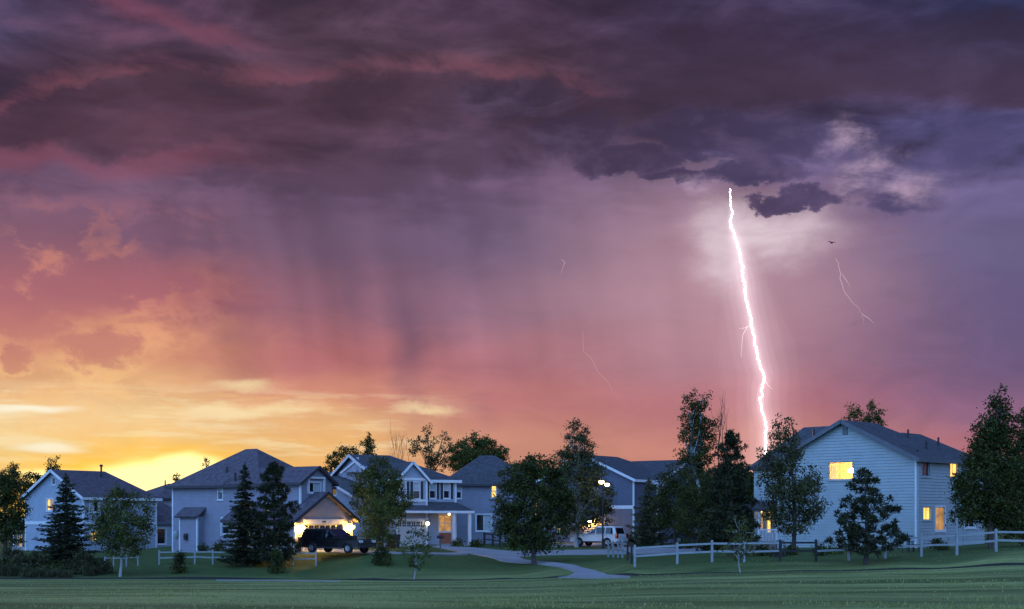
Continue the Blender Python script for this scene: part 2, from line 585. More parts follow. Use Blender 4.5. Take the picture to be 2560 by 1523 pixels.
# ------------------------------------------------------------------- terrain
# for photo columns: (distance, photo row of the ground there)
TER = [
    (0,    [(88, 1446), (98, 1420), (112, 1396), (125, 1378), (200, 1352)]),
    (300,  [(88, 1447), (96, 1416), (108, 1394), (123, 1378), (200, 1352)]),
    (500,  [(87, 1447), (95, 1411), (103, 1382), (125, 1366), (200, 1348)]),
    (780,  [(87, 1449), (93, 1417), (97, 1384), (101, 1377), (200, 1346)]),
    (950,  [(85, 1450), (91, 1394), (95, 1380), (110, 1369), (200, 1346)]),
    (1150, [(84, 1450), (95, 1397), (104, 1383), (115, 1364), (200, 1342)]),
    (1280, [(83, 1447), (100, 1395), (112, 1379), (122, 1358), (200, 1340)]),
    (1450, [(76, 1443), (92, 1404), (103, 1388), (118, 1366), (200, 1342)]),
    (1590, [(70, 1437), (74, 1415), (100, 1389), (120, 1364), (200, 1342)]),
    (1800, [(69, 1432), (73, 1404), (95, 1386), (115, 1364), (200, 1342)]),
    (2040, [(67, 1428), (72, 1403), (88, 1373), (110, 1361), (200, 1340)]),
    (2300, [(66, 1422), (71, 1391), (88, 1371), (110, 1360), (200, 1340)]),
    (2560, [(64, 1413), (68, 1377), (85, 1362), (110, 1350), (200, 1338)]),
]
TPX = np.array([(t[0] - 1280) / F for t in TER])
TD = np.array([[8.0, 26.0] + [k[0] for k in t[1]] for t in TER])
TZ = np.array([[3.3, 3.29] + [CAMZ - (k[1] - HOR) / F * k[0] for k in t[1]] for t in TER])


def gz(x, y):
    """ground height at world x, y"""
    if y < 8:
        return 3.3
    u = min(max(x / y, TPX[0]), TPX[-1])
    i = min(max(int(np.searchsorted(TPX, u)) - 1, 0), len(TPX) - 2)
    t = (u - TPX[i]) / (TPX[i + 1] - TPX[i])
    t = t * t * (3 - 2 * t)
    d = TD[i] * (1 - t) + TD[i + 1] * t
    z = TZ[i] * (1 - t) + TZ[i + 1] * t
    return float(np.interp(y, d, z))


def at(px, py, D):
    """photo pixel at distance D -> world point"""
    return Vector(((px - 1280) / F * D, D, CAMZ - (py - HOR) / F * D))


def onground(px, D, dz=0.0):
    x = (px - 1280) / F * D
    return Vector((x, D, gz(x, D) + dz))


def hit(px, py, d0=20.0, d1=190.0):
    """where the line of sight through a photo pixel meets the ground"""
    u = (px - 1280) / F
    k = (py - HOR) / F
    D = d0
    while D < d1:
        if CAMZ - k * D <= gz(u * D, D):
            lo, hi = D - 0.5, D
            for _ in range(14):
                m = (lo + hi) / 2
                if CAMZ - k * m <= gz(u * m, m): hi = m
                else: lo = m
            return Vector((u * hi, hi, gz(u * hi, hi)))
        D += 0.5
    return Vector((u * d1, d1, gz(u * d1, d1)))


def build_ground():
    xs = sorted(set([-9000, -3000, -1000, -400, -200, -120] + [round(v, 3) for v in np.arange(-80, 80.1, 0.8)] + [120, 200, 400, 1000, 3000, 9000]))
    ys = sorted(set([-2000, -500, -150, -50, 0, 8] + [round(v, 3) for v in np.arange(14, 150.1, 0.6)] + [170, 200, 260, 400, 800, 2000, 5000, 12000]))
    rnd = random.Random(5)
    vs = []
    for y in ys:
        for x in xs:
            z = gz(x, y)
            if 14 <= y <= 150 and abs(x) < 80:
                z += 0.03 * math.sin(x * 0.35 + y * 0.15) * math.sin(y * 0.23 - x * 0.11)
            vs.append((x, y, z))
    nx = len(xs)
    fs = [(j * nx + i, j * nx + i + 1, (j + 1) * nx + i + 1, (j + 1) * nx + i) for j in range(len(ys) - 1) for i in range(nx - 1)]
    me = bpy.data.meshes.new('ground')
    me.from_pydata(vs, [], fs)
    me.polygons.foreach_set('use_smooth', [True] * len(me.polygons))
    m = bpy.data.materials.new('mown_grass')
    m.use_nodes = True
    N = NT(m.node_tree)
    b = m.node_tree.nodes['Principled BSDF']
    tc = N.n('ShaderNodeTexCoord')
    p = S(N, tc.outputs['Object'])
    x, y, z = N.sep(p)
    # mower passes run a little askew across the meadow
    wob = N.noise(p, 0.05, 3, 0.5)
    pas = N.noise(N.comb(x * 0.07, (y + x * 0.18 + wob * 9.0) * 0.24, 0.0), 1.0, 3, 0.6, 0.4, dims='2D')
    tuft = N.noise(N.vmath('MULTIPLY', p, (0.9, 2.6, 1)), 2.2, 5, 0.7)
    patch = N.noise(p, 0.11, 4, 0.6)
    c = N.ramp(pas, [(0.38, (0.105, 0.140, 0.042, 1)), (0.66, (0.34, 0.375, 0.125, 1))])
    c = N.mix(N.ss(patch, 0.45, 0.7) * 0.35, c, (0.17, 0.17, 0.08, 1))
    k = 0.55 + tuft * 0.9
    c = N.mix(1.0, c, N.comb(k, k, k), 'MULTIPLY')
    # the bank below the houses is watered lawn, greener and darker
    lawn = N.ss(y - N.math('ABSOLUTE', x) * 0.0, 84, 90)
    right = N.ss(x, 2.0, 10.0)
    lawn = N.math('MAXIMUM', lawn, right * N.ss(y, 66, 74))
    c2 = N.ramp(tuft, [(0.3, (0.040, 0.075, 0.022, 1)), (0.75, (0.115, 0.155, 0.045, 1))])
    c = N.mix(lawn, c, c2)
    N.put(b.inputs['Base Color'], c)
    b.inputs['Roughness'].default_value = 0.9
    b.inputs['Specular IOR Level'].default_value = 0.15
    bn = N.n('ShaderNodeBump')
    bn.inputs['Strength'].default_value = 0.8
    bn.inputs['Distance'].default_value = 0.06
    N.put(bn.inputs['Height'], N.noise(p, 9.0, 4, 0.6) * 0.7 + tuft * 0.6)
    m.node_tree.links.new(bn.outputs[0], b.inputs['Normal'])
    me.materials.append(m)
    o = link(bpy.data.objects.new('ground', me))
    tag(o, 'sloping mown grass meadow and lawns below the houses', None, None, 'structure')


def strip(name, L, R, m, n=30, w=6, dz=0.06, label=None):
    """paved sheet between two edges traced on the ground"""
    def resample(pts):
        P = [hit(*p) for p in pts]
        d = [0.0]
        for a, b in zip(P, P[1:]):
            d.append(d[-1] + (b - a).length)
        out = []
        for k in range(n + 1):
            s = d[-1] * k / n
            i = max(j for j in range(len(d)) if d[j] <= s + 1e-6)
            i = min(i, len(P) - 2)
            t = (s - d[i]) / max(1e-6, d[i + 1] - d[i])
            out.append(P[i].lerp(P[i + 1], t))
        return out
    A, B = resample(L), resample(R)
    vs, fs = [], []
    for a, b in zip(A, B):
        for j in range(w + 1):
            q = a.lerp(b, j / w)
            vs.append((q.x, q.y, gz(q.x, q.y) + dz))
    for i in range(n):
        for j in range(w):
            k = i * (w + 1) + j
            fs.append((k, k + 1, k + w + 2, k + w + 1))
    mb = MB().add(vs, fs)
    o = mb.build(name, m)
    md = o.modifiers.new('thick', 'SOLIDIFY')
    md.thickness = 0.12
    md.offset = -1 if o.data.polygons[0].normal.z > 0 else 1
    return tag(o, label, None, None, 'structure')


build_ground()
strip('road', [(1125, 1363), (1157, 1369), (1260, 1377.5), (1380, 1377), (1517, 1375), (1650, 1371), (1775, 1369)],
      [(1078, 1368.5), (1150, 1381), (1230, 1394), (1340, 1390), (1517, 1387), (1650, 1384), (1775, 1382)], CONCRETE, 40, 8, 0.05, 'pale residential road sweeping past the house drives')
strip('footpath', [(1205, 1389), (1252, 1403.5), (1330, 1410), (1400, 1420), (1438, 1431), (1432, 1438), (1395, 1446)],
      [(1290, 1393), (1312, 1401.5), (1380, 1407.5), (1440, 1416), (1482, 1427), (1512, 1437), (1575, 1444)], CONCRETE, 40, 5, 0.075, 'curving pale concrete footpath down to the meadow')
strip('driveway', [(744, 1377.0), (800, 1376.0), (860, 1376), (937, 1379)], [(744, 1380), (800, 1381.5), (860, 1384), (937, 1386)], CONCRETE, 20, 5, 0.06, 'concrete driveway in front of the lamplit garage')
strip('pavement', [(937, 1381), (1000, 1384), (1080, 1384), (1160, 1383)], [(937, 1385), (1000, 1387), (1080, 1387.2), (1170, 1387)], CONCRETE, 20, 3, 0.09, 'narrow pavement edging the lawn between drives')
strip('parking_drive', [(1372, 1364.5), (1440, 1360), (1500, 1360), (1545, 1363)], [(1385, 1369), (1440, 1366), (1520, 1370), (1600, 1374)], CONCRETE, 20, 5, 0.06, 'concrete drive under the white car')
# cross path and a dark strip painting the shadowed line at the bank's foot
SHADELINE = mat('dark_shade_paint', (0.02, 0.022, 0.016), 0.9, 0.3, 1.5, 0.4, 6)
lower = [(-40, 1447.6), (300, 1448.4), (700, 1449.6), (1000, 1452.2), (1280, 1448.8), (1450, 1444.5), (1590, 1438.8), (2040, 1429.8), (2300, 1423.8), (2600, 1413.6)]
strip('shade_line', [(a, b - 2.6) for a, b in lower], lower, SHADELINE, 90, 1, 0.03, 'dark painted shade line along the foot of the grassy bank')
strip('cross_path', [(540, 1450.2), (700, 1451.4), (850, 1453)], [(540, 1451.8), (700, 1453), (850, 1454.2)], CONCRETE, 20, 2, 0.02, 'sliver of pale path behind the meadow crest left of the sapling')

# -------------------------------------------------------------------- houses
class House:
    def __init__(s, name, label, px, D, phi, zbase, cat='house'):
        s.X, s.D, s.phi, s.zb = (px - 1280) / F * D, D, math.radians(phi), zbase
        s.root = empty(name, (s.X, s.D, zbase), s.phi, label, cat)

    def cam_local(s, px, py):
        """camera and view ray of a photo pixel in the house's own frame"""
        c, k = math.cos(-s.phi), math.sin(-s.phi)
        o = Vector((-s.X, -s.D, CAMZ - s.zb))
        d = Vector(((px - 1280) / F, 1, -(py - HOR) / F))
        r = lambda v: Vector((v.x * c - v.y * k, v.x * k + v.y * c, v.z))
        return r(o), r(d)

    def onplane(s, px, py, axis, val):
        o, d = s.cam_local(px, py)
        t = (val - o[axis]) / d[axis]
        return o + d * t

    def xB(s, px, y=0.0):      # x on a wall of constant y seen at photo column px
        return s.onplane(px, 1300, 1, y).x

    def yA(s, px, x=0.0):
        return s.onplane(px, 1300, 0, x).y

    def pt(s, px, py, D):
        w = at(px, py, D)
        c, k = math.cos(-s.phi), math.sin(-s.phi)
        v = Vector((w.x - s.X, w.y - s.D, w.z - s.zb))
        return Vector((v.x * c - v.y * k, v.x * k + v.y * c, v.z))


class Wall:
    """vertical wall from p0 to p1 (left to right seen from outside)"""
    def __init__(s, h, p0, p1, outline=None, z0=-0.8, z1=5.0):
        s.h = h
        s.p0, s.p1 = Vector((p0[0], p0[1], 0)), Vector((p1[0], p1[1], 0))
        s.L = (s.p1 - s.p0).length
        s.d = (s.p1 - s.p0) / s.L
        s.n = s.d.cross(Vector((0, 0, 1)))
        s.out = outline or [(0, z0), (s.L, z0), (s.L, z1), (0, z1)]
        s.open = []
        s.todo = []

    def pix(s, px, py):
        o, d = s.h.cam_local(px, py)
        t = (s.p0 - o).dot(s.n) / d.dot(s.n)
        q = o + d * t
        return (q - s.p0).dot(s.d), q.z

    def P(s, a, z, n=0.0):
        return s.p0 + s.d * a + s.n * n + Vector((0, 0, z))

    def box(s, mb, a0, a1, z0, z1, n0, n1):
        return mb.hexa([s.P(a0, z0, n1), s.P(a1, z0, n1), s.P(a1, z0, n0), s.P(a0, z0, n0)], [s.P(a0, z1, n1), s.P(a1, z1, n1), s.P(a1, z1, n0), s.P(a0, z1, n0)])

    def rect(s, px0, py0, px1, py1):
        a0, z1 = s.pix(px0, py0)
        a1, z0 = s.pix(px1, py1)
        _, z1b = s.pix(px1, py0)
        _, z0b = s.pix(px0, py1)
        return a0, a1, (z0 + z0b) / 2, (z1 + z1b) / 2

    def win(s, px0, py0, px1, py1, style='single', glass='dark', trim=None, room=False):
        r = s.rect(px0, py0, px1, py1)
        s.open.append(r)
        s.todo.append(('win', r, style, glass, trim or TRIM, room))
        return r

    def spans(s, z):
        """inside intervals of the outline at height z"""
        xs = []
        n = len(s.out)
        for i in range(n):
            (a, b), (c, e) = s.out[i], s.out[(i + 1) % n]
            if (b <= z) != (e <= z):
                xs.append(a + (z - b) / (e - b) * (c - a))
        xs.sort()
        return list(zip(xs[::2], xs[1::2]))

    def boards(s, m, h=0.2, single=False, name='siding_board', start=None):
        gap = 0.006 if single else 0.0
        zs = [p[1] for p in s.out]
        lo, hi = min(zs), max(zs)
        cuts = [lo]
        z = (start if start is not None else lo) + h
        while z < hi - 0.03:
            cuts.append(z)
            z += h
        cuts.append(hi)
        mb = MB()
        pieces = []
        for z0, z1 in zip(cuts, cuts[1:]):
            sub = sorted(set([z0, z1] + [k for (a, b, c, e) in s.open for k in (c, e) if z0 + 0.01 < k < z1 - 0.01]))
            for y0, y1 in zip(sub, sub[1:]):
                if gap and y1 == z1 and z1 < hi - 0.01: y1 = y1 - gap
                e = min(0.004, (y1 - y0) * 0.2)
                A, B = s.spans(y0 + e), s.spans(y1 - e)
                if not A: continue
                if len(B) != len(A):
                    B = [((a + b) / 2 - 0.01, (a + b) / 2 + 0.01) for a, b in A]
                for (a0, a1), (b0, b1) in zip(A, B):
                    segs = [(a0, a1, b0, b1)]
                    for (w0, w1, q0, q1) in s.open:
                        if q0 < (y0 + y1) / 2 < q1:
                            new = []
                            for (c0, c1, e0, e1) in segs:
                                if w1 <= c0 or w0 >= c1:
                                    new.append((c0, c1, e0, e1))
                                    continue
                                if w0 > c0: new.append((c0, w0, e0, w0))
                                if w1 < c1: new.append((w1, c1, w1, e1))
                            segs = new
                    for (c0, c1, e0, e1) in segs:
                        f0 = 0.032 * (1 - (y0 - z0) / (z1 - z0)) + 0.006
                        f1 = 0.032 * (1 - (y1 - z0) / (z1 - z0)) + 0.006
                        t = MB() if single else mb
                        t.hexa([s.P(c0, y0, f0), s.P(c1, y0, f0), s.P(c1, y0, -0.06), s.P(c0, y0, -0.06)],
                               [s.P(e0, y1, f1), s.P(e1, y1, f1), s.P(e1, y1, -0.06), s.P(e0, y1, -0.06)])
                        if single:
                            t.build(name, m, s.h.root)
        if single:      # sheathing behind the boards, with the same openings
            xs = sorted(set([0.0, s.L] + [k for r in s.open for k in r[:2]]))
            bk = MB()
            zs2 = sorted(set([lo, hi] + [p[1] for p in s.out] + [k for r in s.open for k in r[2:]]))
            for z0, z1 in zip(zs2, zs2[1:]):
                if z1 - z0 < 0.01: continue
                for (a0, a1), (b0, b1) in zip(s.spans(z0 + 0.004), s.spans(z1 - 0.004) or [(s.L / 2, s.L / 2)]):
                    cut = sorted([r for r in s.open if r[2] < (z0 + z1) / 2 < r[3]])
                    x = (a0, b0)
                    for r in cut:
                        bk.add([s.P(x[0], z0, -0.07), s.P(r[0], z0, -0.07), s.P(r[0], z1, -0.07), s.P(x[1], z1, -0.07)], [(0, 1, 2, 3)])
                        x = (r[1], r[1])
                    bk.add([s.P(x[0], z0, -0.07), s.P(a1, z0, -0.07), s.P(b1, z1, -0.07), s.P(x[1], z1, -0.07)], [(0, 1, 2, 3)])
            bk.build('sheathing', DKTRIM, s.h.root)
        if not single:
            o = mb.build('siding', m, s.h.root)
            o['kind'] = 'stuff'

    def finish(s, m, h=0.2, single=False, start=None):
        s.boards(m, h, single, start=start)
        for t in s.todo:
            s.make_window(*t[1:])

    def make_window(s, r, style, glass, trim, room):
        a0, a1, z0, z1 = r
        t = min(0.075 if trim is THINTRIM else 0.10, (a1 - a0) * 0.14)
        f = MB()
        s.box(f, a0 - t, a1 + t, z1, z1 + t, 0.0, 0.06)
        s.box(f, a0 - t, a0, z0, z1, 0.0, 0.055)
        s.box(f, a1, a1 + t, z0, z1, 0.0, 0.055)
        s.box(f, a0 - t, a1 + t, z0 - t, z0, 0.0, 0.058)
        w = f.build('window', trim, s.h.root)
        sl = MB()
        s.box(sl, a0 - t - 0.03, a1 + t + 0.03, z0 - t - 0.03, z0 - t + 0.012, 0.003, 0.10)
        sl.build('sill', trim, w)
        G = {'dark': GLASS, 'blind': BLIND, 'lit': LITW, 'dim': LITDIM}
        b = 0.025
        if style == 'single':
            zm = (z0 + z1) / 2
            cells = [(a0, a1, zm, z1), (a0, a1, z0, zm)]
        elif style == 'slider':
            am = (a0 + a1) / 2
            cells = [(a0, am, z0, z1), (am, a1, z0, z1)]
        elif style == 'door':
            am = (a0 + a1) / 2
            cells = [(a0, am, z0, z1), (am, a1, z0, z1)]
        elif style == 'four':
            am, zm = (a0 + a1) / 2, (z0 + z1) / 2
            cells = [(a0, am, zm, z1), (am, a1, zm, z1), (a0, am, z0, zm), (am, a1, z0, zm)]
        else:
            cells = [(a0, a1, z0, z1)]
        gl = glass if isinstance(glass, (list, tuple)) else [glass] * len(cells)
        for i, (c0, c1, y0, y1) in enumerate(cells):
            n0 = -0.05 - 0.02 * (i % 2)
            sash = MB()
            s.box(sash, c0, c1, y1 - b * 1.6, y1, n0 - 0.03, n0 + 0.02)
            s.box(sash, c0, c1, y0, y0 + b * 1.6, n0 - 0.03, n0 + 0.02)
            s.box(sash, c0, c0 + b * 1.6, y0 + b * 1.6, y1 - b * 1.6, n0 - 0.03, n0 + 0.018)
            s.box(sash, c1 - b * 1.6, c1, y0 + b * 1.6, y1 - b * 1.6, n0 - 0.03, n0 + 0.018)
            sash.build('sash', trim, w)
            g = MB()
            s.box(g, c0 + b, c1 - b, y0 + b, y1 - b, n0 - 0.012, n0)
            g.build('pane', CLEAR if room else G[gl[i]], w)
        if room:
            s.make_room(a0, a1, z0, z1)

    def make_room(s, a0, a1, z0, z1):
        """real lit room behind the glass: cream walls, curtain, ceiling lamp"""
        x0, x1, y0, y1, dp = a0 - 0.8, a1 + 0.9, z0 - 0.9, z1 + 0.45, -2.6
        r = MB()
        q = lambda a, z, n: s.P(a, z, n)
        r.add([q(x0, y0, dp), q(x1, y0, dp), q(x1, y1, dp), q(x0, y1, dp), q(x0, y0, -0.09), q(x1, y0, -0.09), q(x1, y1, -0.09), q(x0, y1, -0.09)],
              [(0, 1, 2, 3), (0, 4, 5, 1), (3, 2, 6, 7), (0, 3, 7, 4), (1, 5, 6, 2)])
        # inner face of the outer wall, round the opening
        r.add([q(x0, y0, -0.09), q(x1, y0, -0.09), q(x1, y1, -0.09), q(x0, y1, -0.09), q(a0, z0, -0.09), q(a1, z0, -0.09), q(a1, z1, -0.09), q(a0, z1, -0.09)],
              [(0, 4, 5, 1), (1, 5, 6, 2), (2, 6, 7, 3), (3, 7, 4, 0)])
        room = r.build('room_interior', mat('cream_room_wall', (0.88, 0.62, 0.09), 0.8, 0.05, 1), s.h.root)
        w = a1 - a0
        c = MB()
        n = 14
        for i in range(n):
            b0, b1 = a0 + 0.02 + 0.26 * w * i / n, a0 + 0.02 + 0.26 * w * (i + 1) / n
            k0, k1 = -0.16 - 0.04 * (i % 2), -0.16 - 0.04 * ((i + 1) % 2)
            c.add([q(b0, z0 - 0.1, k0), q(b1, z0 - 0.1, k1), q(b1, z1 + 0.1, k1), q(b0, z1 + 0.1, k0)], [(0, 1, 2, 3)])
        c.build('curtain', leafmat('sheer_curtain', (0.78, 0.66, 0.24), (0.82, 0.70, 0.28), 0.5), room)
        la, lz = a0 + 0.56 * w, (z0 + z1) / 2 + 0.05
        lamp = MB()
        ctr = q(la, lz, -1.3)
        lamp.lathe([(0.05, 0.16), (0.16, 0.13), (0.30, 0.02), (0.31, -0.06), (0.18, -0.14), (0.02, -0.16)], ctr, 14)
        lamp.build('lamp_shade', emit('lamp_globe', (1.0, 0.82, 0.40), 85.0), room)
        rod = MB().tube([ctr + Vector((0, 0, 0.16)), ctr + Vector((0, 0, y1 - lz))], 0.03, 6)
        rod.build('lamp_rod', DARKMETAL, room)


def clear_glass():
    m = bpy.data.materials.new('clear_window_glass')
    m.use_nodes = True
    N = NT(m.node_tree)
    m.node_tree.nodes.clear()
    t = N.n('ShaderNodeBsdfTransparent')
    g = N.n('ShaderNodeBsdfGlossy')
    g.inputs['Roughness'].default_value = 0.03
    mx = N.n('ShaderNodeMixShader')
    mx.inputs[0].default_value = 0.07
    o = N.n('ShaderNodeOutputMaterial')
    L = m.node_tree.links.new
    L(t.outputs[0], mx.inputs[1]); L(g.outputs[0], mx.inputs[2]); L(mx.outputs[0], o.inputs[0])
    return m


CLEAR = clear_glass()
THINTRIM = mat('slim_window_trim', (0.34, 0.40, 0.41), 0.55, 0.05, 1.5)


def roof(h, x0, x1, y0, y1, ze, zr, axis='x', ends=(0, 0), oh=0.4, m=None, trim=None, th=0.14, fh=0.2, ridge=None, sides=(1, 1, 1, 1)):
    """gable or hip roof over a rectangle; ends = how far each ridge end is drawn in (0 = gable)"""
    sw = axis == 'y'
    if sw: x0, x1, y0, y1 = y0, y1, x0, x1
    ym = ridge if ridge is not None else (y0 + y1) / 2
    pl, pr = (zr - ze) / (ym - y0), (zr - ze) / (y1 - ym)
    A0, A1 = x0 - oh, x1 + oh
    B0, B1 = y0 - oh, y1 + oh
    zl, zh = ze - oh * pl, ze - oh * pr
    R0 = (x0 + ends[0] if ends[0] else A0)
    R1 = (x1 - ends[1] if ends[1] else A1)
    T = (lambda a, b, c: Vector((b, a, c))) if sw else (lambda a, b, c: Vector((a, b, c)))
    mb = MB()
    up = 0.10
    e00, e10, e11, e01 = T(A0, B0, zl + up), T(A1, B0, zl + up), T(A1, B1, zh + up), T(A0, B1, zh + up)
    if ends[0]: e00.z = e01.z = min(zl, zh) + up
    r0, r1 = T(R0, ym, zr + up), T(R1, ym, zr + up)
    mb.slab([e00, e10, r1, r0], th)
    mb.slab([e01, e11, r1, r0], th)
    if ends[0]: mb.slab([e00, r0, e01], th)
    if ends[1]: mb.slab([e10, e11, r1], th)
    ro = mb.build('roof', m, h.root)
    t = trim or TRIM
    edges = []
    if sides[0]: edges.append((e00, e10))
    if sides[1]: edges.append((e01, e11))
    if sides[2]: edges += [(e00, e01)] if ends[0] else [(e00, r0), (r0, e01)]
    if sides[3]: edges += [(e10, e11)] if ends[1] else [(e10, r1), (r1, e11)]
    cen = T((x0 + x1) / 2, ym, 0)
    for p, q in edges:
        d = (q - p).normalized()
        mid = (p + q) / 2
        outw = d.cross(Vector((0, 0, 1)))
        outw.normalize()
        if outw.dot(Vector((mid.x - cen.x, mid.y - cen.y, 0))) < 0: outw = -outw
        off = outw * 0.025 - Vector((0, 0, fh * 0.5 - 0.02))
        MB().beam(p + off - d * 0.03, q + off + d * 0.03, 0.045, fh).build('fascia_board', t, ro)
    return ro


def post(h, p, zt, w=0.14, m=None, name='corner_board', z0=-0.6):
    return MB().box(p[0] - w / 2, p[0] + w / 2, p[1] - w / 2, p[1] + w / 2, z0, zt).build(name, m or TRIM, h.root)


def wall_lamp(h, W, px, py, strength=None):
    a, z = W.pix(px, py)
    c = W.P(a, z, 0.30)
    o = MB().beam(W.P(a, z + 0.2, 0.02), W.P(a, z + 0.2, 0.32), 0.04, 0.04)
    o.box(c.x - 0.17, c.x + 0.17, c.y - 0.17, c.y + 0.17, c.z + 0.15, c.z + 0.19)
    o.box(c.x - 0.07, c.x + 0.07, c.y - 0.07, c.y + 0.07, c.z - 0.17, c.z - 0.14)
    for sx in (-1, 1):
        for sy in (-1, 1):
            o.box(c.x + sx * 0.16 - 0.008, c.x + sx * 0.16 + 0.008, c.y + sy * 0.16 - 0.008, c.y + sy * 0.16 + 0.008, c.z - 0.15, c.z + 0.16)
    l = o.build('wall_lantern', DARKMETAL, h.root)
    b = MB().lathe([(0.01, -0.15), (0.11, -0.12), (0.155, -0.02), (0.15, 0.06), (0.07, 0.13), (0.01, 0.15)], c, 10)
    b.build('bulb', strength or BULB, l)


def garage_door(h, W, px0, py0, px1, py1, m, cols=7):
    a0, a1, z0, z1 = W.rect(px0, py0, px1, py1)
    W.open.append((a0, a1, z0, z1))

    def make():
        mb = MB()
        W.box(mb, a0, a1, z0, z1, -0.14, -0.10)
        d = mb.build('garage_door', m, h.root)
        rows = 4
        pw, ph = (a1 - a0) / cols, (z1 - z0) / rows
        for r in range(rows):
            for c in range(cols):
                b0, b1 = a0 + c * pw + pw * 0.12, a0 + (c + 1) * pw - pw * 0.12
                y0, y1 = z0 + r * ph + ph * 0.16, z0 + (r + 1) * ph - ph * 0.16
                if r == rows - 1:
                    am, ym = (b0 + b1) / 2, (y0 + y1) / 2
                    for (q0, q1) in ((b0, am - 0.02), (am + 0.02, b1)):
                        for (w0, w1) in ((y0, ym - 0.02), (ym + 0.02, y1)):
                            g = MB()
                            W.box(g, q0, q1, w0, w1, -0.11, -0.094)
                            g.build('pane', GLASS, d)
                else:
                    g = MB()
                    W.box(g, b0, b1, y0, y1, -0.11, -0.085)
                    g.build('door_panel', m, d)
        for b0, b1 in ((a0 - 0.12, a0), (a1, a1 + 0.12)):
            t = MB()
            W.box(t, b0, b1, z0, z1, 0.0, 0.075)
            t.build('door_jamb', TRIM, d)
        return d
    return make, (a0, a1, z0, z1)


R_DARK = roofmat('dark_shingle_roof', (0.072, 0.072, 0.082))
R_PURP = roofmat('brown_shingle_roof', (0.105, 0.085, 0.100))
DKTRIM = mat('dark_fascia_paint', (0.05, 0.045, 0.05), 0.6, 0.1, 3)
MIDTRIM = mat('grey_fascia_paint', (0.12, 0.13, 0.15), 0.6, 0.1, 3)


